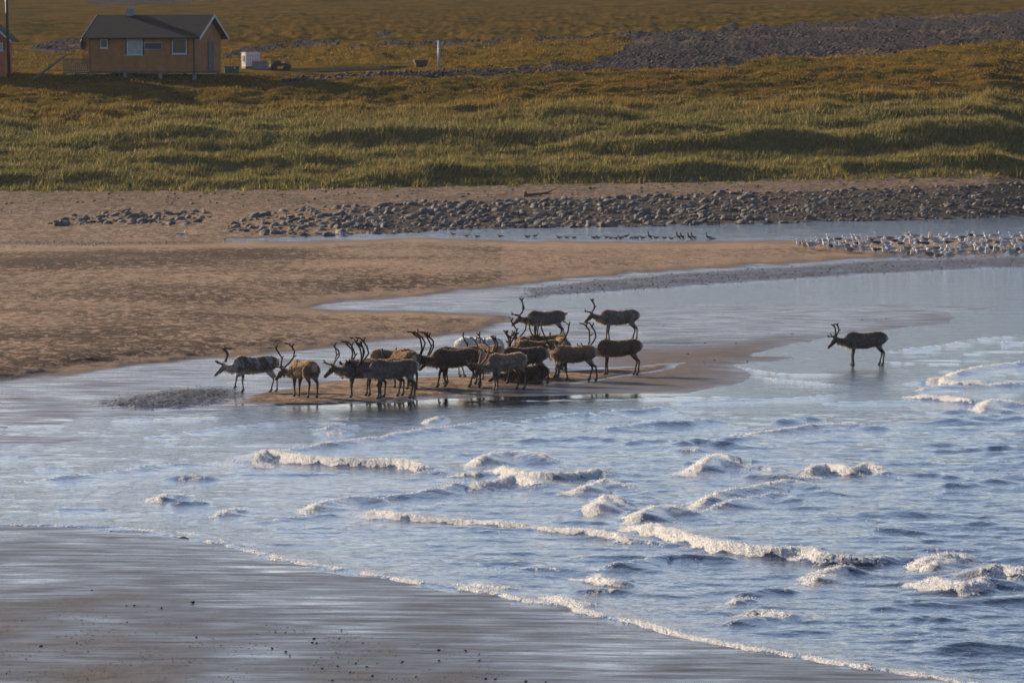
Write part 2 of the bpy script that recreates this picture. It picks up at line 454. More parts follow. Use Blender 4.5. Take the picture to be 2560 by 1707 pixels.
sundim_greysand = np.where((~far) & (MK['n'] > -200) & (PY > 1200), 1.0, sundim_greysand)
nr, nc = PX.shape
idx = np.arange(nr * nc).reshape(nr, nc)
quads = np.stack([idx[:-1, :-1], idx[1:, :-1], idx[1:, 1:], idx[:-1, 1:]], -1)
def cen(a): return (a[:-1, :-1] + a[1:, :-1] + a[1:, 1:] + a[:-1, 1:]) / 4
c_far = cen(PY) < py_bank(cen(PX))
c_hill = cen(PY) < cen(foot_e)
c_gr = cen(grav) > 0.5
zone = np.full(c_far.shape, 6)
zone[(cen(MK['n']) > -60) & ~c_far] = 5
zone[(np.maximum(np.maximum(cen(MK['f']), cen(MK['sh'])), cen(MK['t'])) > -60) & ~c_far & (cen(PY) < 1200)] = 4
zone[(cen(MK['sp']) > 0) & ~c_far] = 3
zone[c_far] = 2
zone[c_far & c_hill] = 0
zone[c_far & c_hill & c_gr] = 1

# ---- materials of the land
def sand_material():
    q = N('sand'); p = q.pos()
    wetA = q.attr('wet'); st = q.attr('stony'); mk = q.attr('marks')
    n_big = q.noise(p, 0.22, 3); n_mid = q.noise(p, 1.3, 4, 0.6); n_f = q.noise(p, 7.0, 3, 0.6)
    streak = q.noise(q.mapv(p, (1.0, 0.42, 1)), 2.9, 6, 0.68, 0.8)
    dry = q.ramp(n_mid, [(0.25, (0.222, 0.156, 0.108)), (0.75, (0.308, 0.222, 0.158))])
    dry = q.mul(dry, q.ramp(n_f, [(0.3, (0.82,) * 3), (0.7, (1.08,) * 3)]))
    # wrack, debris and painted-in shade of footprints: dark flecks, denser where "marks" is high
    thr = q.math('MULTIPLY_ADD', mk, -0.21, 0.585)
    thr = q.math('MULTIPLY_ADD', n_big, -0.16, q.math('ADD', thr, 0.08))
    fle = q.rng(streak, thr, q.math('ADD', thr, 0.07))
    fle = q.math('MULTIPLY', fle, q.math('MULTIPLY', mk, 1.25, clamp=True), clamp=True)
    dry = q.mix(q.math('MULTIPLY', fle, 0.95), dry, (0.048, 0.032, 0.024))
    wetc = q.ramp(n_mid, [(0.3, (0.062, 0.059, 0.055)), (0.7, (0.092, 0.086, 0.079))])
    wetc = q.mix(q.attr('sundim_greysand'), q.mul(wetc, (1.28, 1.06, 0.86)), wetc)
    stc = q.ramp(q.noise(p, 9.0, 2, 0.5), [(0.34, (0.012, 0.012, 0.014)), (0.58, (0.040, 0.036, 0.036)), (0.74, (0.17, 0.15, 0.14))])
    wst = q.math('MULTIPLY', st, q.rng(q.noise(p, 2.2, 3), 0.25, 0.45))
    c = q.mix(q.rng(wetA, 0.05, 0.75), dry, wetc)
    c = q.mix(q.math('MULTIPLY', wst, 0.9), c, stc)
    # film of water: long low patches, mirror-smooth, over damp sand
    film = q.noise(q.mapv(p, (0.20, 0.80, 1)), 3.0, 5, 0.66, 0.35)
    film = q.rng(film, 0.33, 0.60)
    film = q.math('MULTIPLY', film, q.rng(wetA, 0.55, 0.95), clamp=True)
    film = q.math('MULTIPLY', film, q.math('SUBTRACT', 1.0, q.math('MULTIPLY', st, 0.75)))
    film = q.math('MULTIPLY', film, q.rng(q.noise(q.mapv(p, (0.6, 0.35, 1)), 0.55, 3), 0.34, 0.56, 0.55, 1.0))
    rough_w = q.rng(film, 0, 1, 0.50, 0.09)
    rough = q.n('Mix', data_type='FLOAT'); q.l(q.rng(wetA, 0.1, 0.8), rough.inputs[0]); rough.inputs[2].default_value = 0.95; q.l(rough_w, rough.inputs[3])
    rough_o = q.math('MAXIMUM', rough.outputs[0], q.math('MULTIPLY', wst, 0.30))
    h = q.math('ADD', q.math('MULTIPLY', streak, 0.6), q.math('MULTIPLY', n_f, 0.4))
    h = q.math('MULTIPLY', h, q.math('SUBTRACT', 1.0, q.math('MULTIPLY', film, 0.97)))
    h = q.math('MULTIPLY', h, q.rng(wetA, 0.0, 1.0, 1.0, 0.16))
    hs = q.math('MULTIPLY', q.noise(p, 11.0, 2, 0.5), wst)
    h = q.math('ADD', h, hs)
    return q.fin(c, rough_o, q.bump(h, 0.9, 0.10), spec=q.math('MULTIPLY_ADD', film, 0.46, 0.04), ior=1.36)
def grass_material():
    q = N('hill_turf'); p = q.pos()
    g = q.attr('green')
    n1 = q.noise(p, 0.12, 4, 0.6); n2 = q.noise(p, 0.9, 4, 0.6); n3 = q.noise(p, 4.5, 3, 0.6)
    heath = q.ramp(n1, [(0.34, (0.040, 0.036, 0.009)), (0.46, (0.095, 0.064, 0.013)), (0.56, (0.145, 0.083, 0.018)), (0.68, (0.072, 0.062, 0.013))])
    heath = q.mix(q.math('MULTIPLY', q.rng(n2, 0.48, 0.64), 0.7), heath, (0.110, 0.070, 0.018))
    heath = q.mix(q.rng(q.noise(p, 0.33, 5, 0.65), 0.52, 0.62), heath, (0.042, 0.042, 0.015))
    gr = q.ramp(n2, [(0.3, (0.062, 0.058, 0.022)), (0.5, (0.098, 0.088, 0.032)), (0.72, (0.140, 0.114, 0.046))])
    heath = q.mix(q.attr('sundim_greysand'), heath, q.mul(heath, (0.70, 0.72, 0.85)))      # colour darkened higher up to offset stronger sun on the flatter top
    c = q.mix(g, heath, gr)
    c = q.mul(c, q.ramp(n3, [(0.3, (0.72,) * 3), (0.7, (1.1,) * 3)]))
    h = q.math('ADD', q.math('MULTIPLY', n2, 0.5), q.math('MULTIPLY', n3, 0.35))
    return q.fin(c, 0.95, q.bump(h, 0.9, 0.30), spec=0.0)
def gravel_material(name='gravel'):
    q = N(name); p = q.pos()
    v = q.n('TexVoronoi'); q.l(p, v.inputs['Vector']); v.inputs['Scale'].default_value = 2.6
    c = q.ramp(q.noise(p, 5.0, 3), [(0.3, (0.020, 0.019, 0.023)), (0.52, (0.042, 0.039, 0.044)), (0.74, (0.085, 0.076, 0.076))])
    c = q.mix(q.rng(q.noise(q.mapv(p, (0.4, 0.2, 1)), 0.35, 3), 0.57, 0.66), c, (0.10, 0.070, 0.048))
    return q.fin(c, 0.9, q.bump(v.outputs['Distance'], 1.0, 0.25), spec=0.0)
M_SAND = sand_material(); M_TURF = grass_material(); M_GRAV = gravel_material()

LAND = {}
V_all = np.stack([TX, TY, TZ], -1).reshape(-1, 3)
A_all = dict(wet=wet.ravel(), stony=stony.ravel(), marks=marks.ravel(), green=green.ravel(), sundim_greysand=sundim_greysand.ravel())
def zone_obj(name, zi, mat, label, kind='structure'):
    q = quads[zone == zi]
    u, inv = np.unique(q, return_inverse=True)
    me = mesh_np(name, V_all[u], inv.reshape(q.shape), mat, True, {k: v[u] for k, v in A_all.items()})
    o = obj(name, me)
    tag(o, label, None, None, kind)
    LAND[name] = o
    return o
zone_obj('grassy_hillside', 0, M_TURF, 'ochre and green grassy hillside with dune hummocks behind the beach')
zone_obj('gravel_terrace', 1, M_GRAV, 'dark grey gravel terraces lying across the hillside')
zone_obj('far_beach', 2, M_SAND, 'pale sandy beach at the foot of the grassy dunes')
zone_obj('sand_spit', 3, M_SAND, 'broad brown sand spit with dark flecks and wrack lines')
zone_obj('tidal_flat', 4, M_SAND, 'wet tidal sand flat that the herd stands on')
zone_obj('near_beach', 5, M_SAND, 'shiny wet grey sand in the lower left foreground')
zone[(zone == 6) & (cen(TZ) < -0.44)] = 9      # deep parts: one plain sheet below
zone_obj('seabed_slope', 6, M_SAND, 'sand sloping away under the shallow water')
_xs = [float(v) for v in (-140, 140)]
tag(obj('seabed', mesh_np('seabed', [(-140, 40, -.47), (140, 40, -.47), (140, 420, -.47), (-140, 420, -.47)], [(0, 1, 2, 3)], M_SAND, True, dict(wet=np.ones(4), stony=np.zeros(4), marks=np.zeros(4), green=np.zeros(4), sundim_greysand=np.zeros(4)))), 'flat sand under the sea', None, None, 'structure')

# ================================================================== WATER
CRESTS = [  # apparent crest line in photograph pixels, height m, foam 0..1
 ([(345, 1092), (600, 1060), (853, 1038), (905, 1036)], .07, .12), ([(90, 1192), (220, 1180), (370, 1160), (490, 1149), (620, 1148)], .11, .35),
 ([(636, 1140), (660, 1120), (700, 1122), (760, 1130), (853, 1137), (976, 1140), (1034, 1145), (1143, 1164)], .27, 1), ([(1143, 1175), (1180, 1174), (1216, 1176)], .15, .9),
 ([(700, 1112), (853, 1099), (1005, 1076), (1070, 1066), (1150, 1056), (1237, 1043), (1300, 1053)], .17, .65),
 ([(1196, 1141), (1237, 1126), (1290, 1122), (1330, 1124), (1390, 1140)], .26, .9), ([(1256, 1155), (1288, 1169), (1361, 1177), (1451, 1173), (1499, 1167), (1550, 1178)], .22, 1),
 ([(1185, 1200), (1252, 1186), (1303, 1181), (1380, 1206)], .26, .75), ([(925, 1230), (1027, 1223), (1107, 1213), (1165, 1201), (1225, 1214)], .2, .5),
 ([(778, 1262), (816, 1246), (900, 1232), (991, 1247)], .2, .7), ([(920, 1284), (940, 1273), (1027, 1285), (1165, 1293), (1263, 1301), (1397, 1314), (1542, 1330), (1560, 1340), (1615, 1344), (1706, 1354), (1772, 1366)], .12, .9),
 ([(1582, 1290), (1650, 1309), (1742, 1332), (1815, 1349), (1924, 1361), (2026, 1363), (2051, 1372), (2178, 1377), (2232, 1366), (2310, 1373)], .25, 1), ([(1592, 1280), (1651, 1253), (1700, 1260), (1775, 1272)], .24, .8),
 ([(1441, 1215), (1506, 1193), (1535, 1196), (1610, 1212)], .22, .7), ([(1497, 1258), (1517, 1232), (1564, 1247), (1625, 1249)], .22, .95),
 ([(1753, 1241), (1793, 1222), (1858, 1211), (1924, 1200), (1982, 1192), (2090, 1213)], .25, .7), ([(1782, 1255), (1895, 1230), (1960, 1227), (2030, 1248)], .2, .45),
 ([(2005, 1170), (2062, 1152), (2134, 1162), (2171, 1154), (2245, 1175)], .26, .9), ([(1742, 1157), (1797, 1128), (1826, 1140), (1900, 1151)], .3, .95), ([(1860, 1165), (1909, 1161), (1960, 1172)], .13, .5),
 ([(1851, 1075), (1960, 1065), (2069, 1054), (2134, 1051), (2245, 1062)], .18, .75), ([(1500, 1064), (1560, 1057), (1622, 1049), (1706, 1048), (1779, 1042), (1840, 1050)], .16, .4),
 ([(1310, 1043), (1400, 1035), (1470, 1027), (1500, 1032)], .14, .45), ([(1488, 1029), (1528, 1020), (1600, 1018), (1662, 1014), (1700, 1026)], .15, .35),
 ([(1940, 1045), (2015, 1036), (2060, 1040)], .16, .05), ([(2345, 1044), (2430, 1036), (2505, 1031), (2580, 1042)], .16, .05), ([(2452, 1015), (2476, 995), (2523, 997), (2600, 1008)], .2, .95),
 ([(2285, 980), (2330, 984), (2378, 987), (2432, 993), (2490, 996)], .17, .95), ([(2300, 968), (2340, 960), (2450, 957), (2620, 958)], .12, .5),
 ([(2320, 944), (2352, 938), (2381, 945), (2460, 947), (2640, 950)], .22, 1), ([(2380, 926), (2440, 914), (2505, 905), (2640, 893)], .2, .85), ([(2225, 873), (2360, 858), (2468, 840), (2640, 833)], .1, .4),
 ([(1840, 911), (1880, 921), (1960, 932), (2100, 934), (2250, 937)], .035, .35), ([(1885, 939), (1960, 947), (2033, 954), (2124, 963), (2200, 963)], .04, .5), ([(2500, 853), (2600, 850)], .08, .5), ([(2210, 902), (2330, 907), (2480, 906)], .04, .3),
 ([(2032, 1424), (2065, 1418), (2109, 1409), (2170, 1414)], .2, .65), ([(2038, 1441), (2069, 1432), (2112, 1429)], .14, .8), ([(2292, 1392), (2330, 1382), (2385, 1374), (2450, 1388)], .24, .8), ([(2314, 1410), (2360, 1398), (2395, 1386)], .16, .95),
 ([(2299, 1436), (2320, 1438), (2360, 1445), (2432, 1452), (2468, 1440), (2530, 1445)], .22, 1), ([(2450, 1419), (2505, 1408), (2600, 1425)], .24, .75), ([(1838, 1472), (1931, 1463), (2010, 1467)], .12, .3), ([(2178, 1513), (2300, 1500), (2400, 1503)], .1, .03), ([(2280, 1535), (2310, 1530), (2380, 1538)], .11, .03), ([(2340, 1562), (2380, 1558), (2430, 1563)], .08, .03),
 ([(1817, 1501), (1862, 1491), (1900, 1498)], .12, .6), ([(1853, 1519), (1909, 1518), (1938, 1521), (2000, 1536)], .13, .65), ([(1829, 1553), (1909, 1540), (1960, 1545)], .08, .4),
 ([(1522, 1410), (1578, 1396), (1673, 1382), (1720, 1388)], .15, .4), ([(1489, 1427), (1535, 1444), (1590, 1440)], .14, .85), ([(1232, 1412), (1397, 1421), (1460, 1424)], .06, .35), ([(1197, 1324), (1250, 1326), (1306, 1327)], .06, .25),
 ([(1391, 1481), (1433, 1497), (1517, 1509)], .1, .75), ([(1468, 1468), (1506, 1464), (1550, 1470)], .1, .5), ([(1163, 1454), (1226, 1460), (1306, 1470)], .08, .65),
 ([(397, 1242), (428, 1229), (475, 1238)], .13, .65), ([(445, 1252), (480, 1247), (530, 1252)], .12, .4), ([(553, 1280), (591, 1267), (620, 1273)], .11, .6), ([(455, 1189), (475, 1184), (530, 1190)], .1, .45),
 ([(807, 1066), (852, 1057), (930, 1062)], .1, .45), ([(820, 1077), (850, 1072), (880, 1078)], .1, .6), ([(1079, 1048), (1096, 1039), (1120, 1044)], .12, .7), ([(566, 1179), (689, 1180), (853, 1179)], .07, .0), ([(690, 1290), (790, 1284), (860, 1278)], .1, .2), ([(630, 1304), (740, 1293), (850, 1286)], .06, .15),
 ([(140, 1270), (220, 1267), (290, 1270)], .06, .0), ([(80, 1167), (140, 1166), (190, 1169)], .05, .1), ([(250, 1050), (420, 1042), (600, 1037)], .05, .0), ([(1120, 1000), (1400, 996), (1700, 990), (1900, 985)], .05, .0), ([(1650, 1005), (1800, 996), (2000, 990), (2150, 975)], .07, .2), ([(2050, 1003), (2200, 1000), (2330, 1001)], .07, .0),
 ([(2350, 1025), (2450, 1021), (2560, 1026)], .09, .0), ([(2460, 1195), (2560, 1180), (2640, 1186)], .16, .0), ([(2420, 1115), (2500, 1110), (2600, 1116)], .13, .0), ([(2230, 1185), (2330, 1180), (2400, 1188)], .12, .0),
 ([(1290, 1098), (1390, 1090), (1480, 1098)], .09, .05), ([(1560, 1100), (1620, 1094), (1700, 1098)], .13, .1), ([(1700, 1098), (1735, 1090), (1850, 1100)], .2, .05), ([(1710, 1115), (1728, 1108), (1760, 1118)], .16, .5),
 ([(0, 1062), (80, 1060), (170, 1061)], .04, .0), ([(690, 1320), (760, 1316), (860, 1318)], .05, .0), ([(0, 1140), (30, 1138), (80, 1141)], .04, .0), ([(2550, 1290), (2470, 1300), (2400, 1305)], .08, .0), ([(1950, 1300), (2100, 1292), (2250, 1296)], .07, .0),
]
_rc = random.Random(4)
for _k in range(34):      # low unbroken ripples between the breakers
    _x = _rc.uniform(1150, 2560); _y = _rc.uniform(1030, 1640)
    if _y > 1400 + (_x - 1150) * 0.19: continue
    _l = _rc.uniform(70, 210); _d = _rc.uniform(-10, 12)
    CRESTS.append(([(_x - _l / 2, _y + _d / 2), (_x, _y + _rc.uniform(-3, 3)), (_x + _l / 2, _y - _d / 2)], _rc.uniform(.05, .13), _rc.choice((0, 0, 0, .1, .3))))
SWASH = [(-200, 1309, .2), (0, 1310, .3), (150, 1313, .6), (300, 1317, .3), (360, 1324, .6), (520, 1337, .35), (590, 1365, .55), (660, 1382, .7), (720, 1400, .7), (800, 1412, .8), (870, 1424, .95), (1000, 1447, 1), (1130, 1466, .8), (1250, 1483, .9), (1300, 1498, 1), (1430, 1513, 1), (1500, 1538, 1), (1620, 1560, 1), (1720, 1589, 1), (1850, 1614, 1), (2000, 1639, 1), (2150, 1664, .9), (2330, 1689, .8), (2420, 1706, .7), (2800, 1778, .7)]
SWASH2 = [(325, 1326, .4), (380, 1328, .0), (520, 1352, .7), (590, 1358, .5), (700, 1360, .0)]

cols_w = axis((-1600, -60, 60), (-60, 2620, 4), (2620, 4000, 60))
rows_w = axis((500, 540, 5), (540, 660, 1.6), (660, 1000, 2.0), (1000, 1720, 1.5), (1720, 2300, 25))
WX, WY = np.meshgrid(cols_w, rows_w)
zfw, MW = flats(WX, WY)
wx, wy, _ = atz(WX, WY, 0.0)
open_sea = sstep(1000, 1090, WY) * (0.35 + 0.65 * sstep(500, 1500, WX + 0.6 * (WY - 1100)))
calm_near = sstep(0, -260, MW['n'])
amp = 0.024 + 0.022 * open_sea * (0.3 + 0.7 * calm_near) + 0.026 * sstep(620, 600, WY) + 0.014 * sstep(2100, 2500, WX) * sstep(820, 900, WY)
amp = amp * (1 - 0.82 * sstep(-150, 60, sdist([(780, 1004), (1000, 996), (1250, 988), (1500, 980), (1700, 974), (1700, 990), (1400, 1004), (1100, 1014), (800, 1020)], WX, WY)))
ampg = np.maximum(amp * 1.35 - 0.028, 0.004)
wz = ampg * (fbm(wx / 2.3, wy / 0.95, 4, 81, 0.6) * 1.6 + 1.2 * fbm(wx / 5.0, wy / 2.2, 2, 82))
hh = np.zeros(wx.shape); foam = np.zeros(wx.shape); lace = np.zeros(wx.shape)
wob = fbm(wx / 0.8, wy / 1.6, 3, 83)
wob2 = fbm(wx / 0.35, wy / 0.9, 2, 86)
def add_crest(P3, hs, fs, wf, wb, lace_len, taper=True):
    """P3: world points; hs, fs per point"""
    global hh, foam, lace
    P3 = np.array(P3); hs = np.array(hs, float); fs = np.array(fs, float)
    if len(P3) > 2:      # Catmull-Rom through the given points
        Q = np.concatenate([[2 * P3[0] - P3[1]], P3, [2 * P3[-1] - P3[-2]]]); out = []; ho = []; fo_ = []
        for i in range(1, len(Q) - 2):
            for t in np.linspace(0, 1, 5, endpoint=False):
                a0, a1, a2, a3 = Q[i - 1], Q[i], Q[i + 1], Q[i + 2]
                out.append(0.5 * (2 * a1 + (a2 - a0) * t + (2 * a0 - 5 * a1 + 4 * a2 - a3) * t * t + (3 * a1 - a0 - 3 * a2 + a3) * t ** 3))
                ho.append(hs[i - 1] * (1 - t) + hs[i] * t); fo_.append(fs[i - 1] * (1 - t) + fs[i] * t)
        out.append(P3[-1]); ho.append(hs[-1]); fo_.append(fs[-1]); P3 = np.array(out); hs = np.array(ho); fs = np.array(fo_)
    near_side = np.sum(np.diff(P3[:, 1])) < 0      # crest runs nearer to the right: it faces left and near
    x0, x1 = P3[:, 0].min() - 1.5, P3[:, 0].max() + 6; y0, y1 = P3[:, 1].min() - 3, P3[:, 1].max() + 3
    sel = (wx > x0) & (wx < x1) & (wy > y0) & (wy < y1)
    if not sel.any(): return
    X = wx[sel] + wob[sel] * 0.10 + wob2[sel] * 0.05; Y = wy[sel]
    seg = np.hypot(np.diff(P3[:, 0]), np.diff(P3[:, 1])); cum = np.concatenate([[0], np.cumsum(seg)]); Lt = cum[-1]
    best = np.full(X.shape, 1e9); sg = np.zeros(X.shape); tt = np.zeros(X.shape)
    for i in range(len(P3) - 1):
        ex, ey = P3[i + 1] - P3[i]; L = math.hypot(ex, ey) + 1e-9
        nx, ny = (ey / L, -ex / L) if near_side else (-ey / L, ex / L)
        t = ((X - P3[i, 0]) * ex + (Y - P3[i, 1]) * ey) / L
        tc = np.clip(t, 0, L)
        qx = X - P3[i, 0] - tc * ex / L; qy = Y - P3[i, 1] - tc * ey / L
        d = np.hypot(qx, qy); s = qx * nx + qy * ny
        b = d < best
        best = np.where(b, d, best); sg = np.where(b, np.sign(s), sg); tt = np.where(b, (cum[i] + tc) / Lt, tt)
    us = cum / Lt
    hl = np.interp(tt, us, hs) * 0.62; fl = np.interp(tt, us, fs)
    if taper:
        e = sstep(0, 0.14, tt) * sstep(1, 0.72, tt); hl = hl * (0.25 + 0.75 * e) * (1 + 0.18 * wob[sel])
        fl = fl * (0.15 + 0.85 * sstep(1.0, 0.62, tt)) 
    else:
        fl = fl * np.clip(0.85 + 1.5 * wob[sel] + 0.5 * wob2[sel], 0.1, 1.15)
    dd = best
    prof = np.where(sg > 0, np.exp(-(dd / wf) ** 2), 0.55 * np.exp(-(dd / (wb * 0.5)) ** 2) + 0.45 * np.exp(-(dd / wb) ** 2))
    hh[sel] = np.maximum(hh[sel], hl * prof)
    fr = wf * 1.55 * (1 + 0.8 * wob2[sel])
    fm = np.where(sg > 0, 1 - sstep(fr * 0.75, fr, dd), 1 - sstep(0.0, 0.16, dd))
    foam[sel] = np.maximum(foam[sel], fl * fm)
    lc = np.where(sg > 0, 0, np.exp(-dd / lace_len))
    lace[sel] = np.maximum(lace[sel], np.minimum(fl, 0.8) * lc * sstep(0, 0.2, fl))
for pts, h_, f_ in CRESTS:
    q = [(float(a), float(b)) for a, b, _ in (atz(x, y, h_ * 0.85) for x, y in pts)]
    n_ = len(q)
    add_crest(q, [h_] * n_, [f_] * n_, 0.12 + 0.55 * h_, 0.35 + 1.7 * h_, 0.6 + 6 * h_)
for S in (SWASH, SWASH2):
    q = [(float(a), float(b)) for a, b, _ in (atz(x, y, 0.02) for x, y, _ in S)]
    # the swash lip: the sea lies to the right of and beyond this line
    add_crest(q, [0.042] * len(q), [s[2] for s in S], 0.10, 0.9, 1.6, taper=False)
lump = fbm(wx / 0.10, wy / 0.38, 3, 84, 0.75)
lump2 = fbm(wx / 0.45, wy / 0.9, 2, 85)
wz = wz + hh + foam * (0.036 * lump + 0.02 * lump2 + 0.012) * sstep(0.02, 0.12, hh + 0.03)
land_in = np.maximum.reduce([MW['sp'], MW['n'], MW['f'], MW['sh']])
wz = wz - 0.012 * sstep(0, 40, np.where(MW['f'] > 0, MW['f'], 0))
nr2, nc2 = WX.shape
idw = np.arange(nr2 * nc2).reshape(nr2, nc2)
qw = np.stack([idw[:-1, :-1], idw[1:, :-1], idw[1:, 1:], idw[:-1, 1:]], -1)
def keepmask(a): return np.minimum.reduce([a[:-1, :-1], a[1:, :-1], a[1:, 1:], a[:-1, 1:]])
buried = keepmask(zfw) > 0.02
behind = (cen(WY) < py_bank(cen(WX)) - 6) | ((cen(WX) < 548) & (cen(WY) < 640))
deepland = keepmask(np.maximum(MW['sp'], MW['n'])) > 70
useW = ~(behind | deepland | (buried & (keepmask(land_in) > 90)))
river = cen(WY) < 625
useW_v = np.zeros(WX.shape, bool); useW_v[:-1, :-1] = useW & (keepmask(wz - zfw) > 0)
def water_material():
    q = N('water'); p = q.pos()
    fo = q.attr('foam'); la = q.attr('lace'); am = q.attr('amp')
    n1 = q.noise(q.mapv(p, (1.0, 0.6, 1)), 3.0, 4, 0.6, 0.3); n2 = q.noise(q.mapv(p, (1.0, 0.55, 1)), 11.0, 3, 0.6)
    h = q.math('ADD', q.math('MULTIPLY', n1, 1.0), q.math('MULTIPLY', n2, 0.35))
    h = q.math('MULTIPLY', h, q.rng(am, 0.004, 0.026, 0.12, 1.0))
    bmp = q.bump(h, 1.0, 0.04)
    q.fin((0.016, 0.024, 0.036), 0.06, bmp, ior=1.333)
    fb = q.n('BsdfPrincipled'); fb.inputs['Roughness'].default_value = 0.9; fb.inputs['Specular IOR Level'].default_value = 0.2
    fn = q.noise(q.mapv(p, (1, 0.5, 1)), 22.0, 3, 0.6)
    fcol = q.ramp(fn, [(0.28, (0.72, 0.70, 0.68)), (0.55, (0.92, 0.91, 0.90))])
    q.l(fcol, fb.inputs['Base Color'])
    q.l(q.bump(q.math('ADD', fn, q.math('MULTIPLY', q.noise(q.mapv(p, (1, 0.6, 1)), 60.0, 2), 0.4)), 1.0, 0.22), fb.inputs['Normal'])
    tr = q.n('BsdfTranslucent'); q.l(fcol, tr.inputs[0])
    fm = q.n('MixShader'); fm.inputs[0].default_value = 0.04; q.l(fb.outputs[0], fm.inputs[1]); q.l(tr.outputs[0], fm.inputs[2])
    br = q.noise(q.mapv(p, (1, 0.35, 1)), 11.0, 4, 0.75)
    m1 = q.rng(q.math('ADD', fo, q.math('MULTIPLY', q.math('SUBTRACT', br, 0.5), 2.6)), 0.42, 0.66)
    ln = q.noise(q.mapv(p, (1.0, 0.35, 1)), 4.5, 5, 0.7, 0.5)
    m2 = q.rng(q.math('MULTIPLY_ADD', la, 0.30, ln), 0.60, 0.80)
    m2 = q.math('MULTIPLY', m2, q.math('MULTIPLY', la, 0.45), clamp=True)
    mm = q.math('MAXIMUM', m1, m2)
    mx = q.n('MixShader'); q.l(mm, mx.inputs[0]); q.l(q.b.outputs[0], mx.inputs[1]); q.l(fm.outputs[0], mx.inputs[2])
    q.l(mx.outputs[0], q.out.inputs[0])
    return q.m
M_WATER = water_material()
VW = np.stack([wx, wy, wz], -1).reshape(-1, 3)
def water_obj(name, sel, label):
    q = qw[sel & useW]; u, inv = np.unique(q, return_inverse=True)
    me = mesh_np(name, VW[u], inv.reshape(q.shape), M_WATER, True, dict(foam=foam.ravel()[u], lace=lace.ravel()[u], amp=amp.ravel()[u]))
    return tag(obj(name, me), label, None, None, 'structure')
water_obj('sea', ~river, 'blue shallow sea with small breaking waves and foam')
water_obj('river', river, 'narrow blue water channel behind the sand spit')
# ================================================================== ANIMALS
M_COAT = attr_mat('reindeer_coat', 0.9, 0.0, 16.0, 0.12, 0.45)
M_HAIR = attr_mat('reindeer_hair', 0.8, 0.45, 5.0, 0.2, 0.3)
M_VELVET = attr_mat('antler_velvet', 0.85, 0.0, 25.0, 0.15, 0.35)

def rotz(v, a):
    c, s_ = math.cos(a), math.sin(a)
    return Vector((v.x * c - v.y * s_, v.x * s_ + v.y * c, v.z))
def vdir(pitch, yaw):
    return Vector((math.cos(pitch) * math.cos(yaw), math.cos(pitch) * math.sin(yaw), math.sin(pitch)))

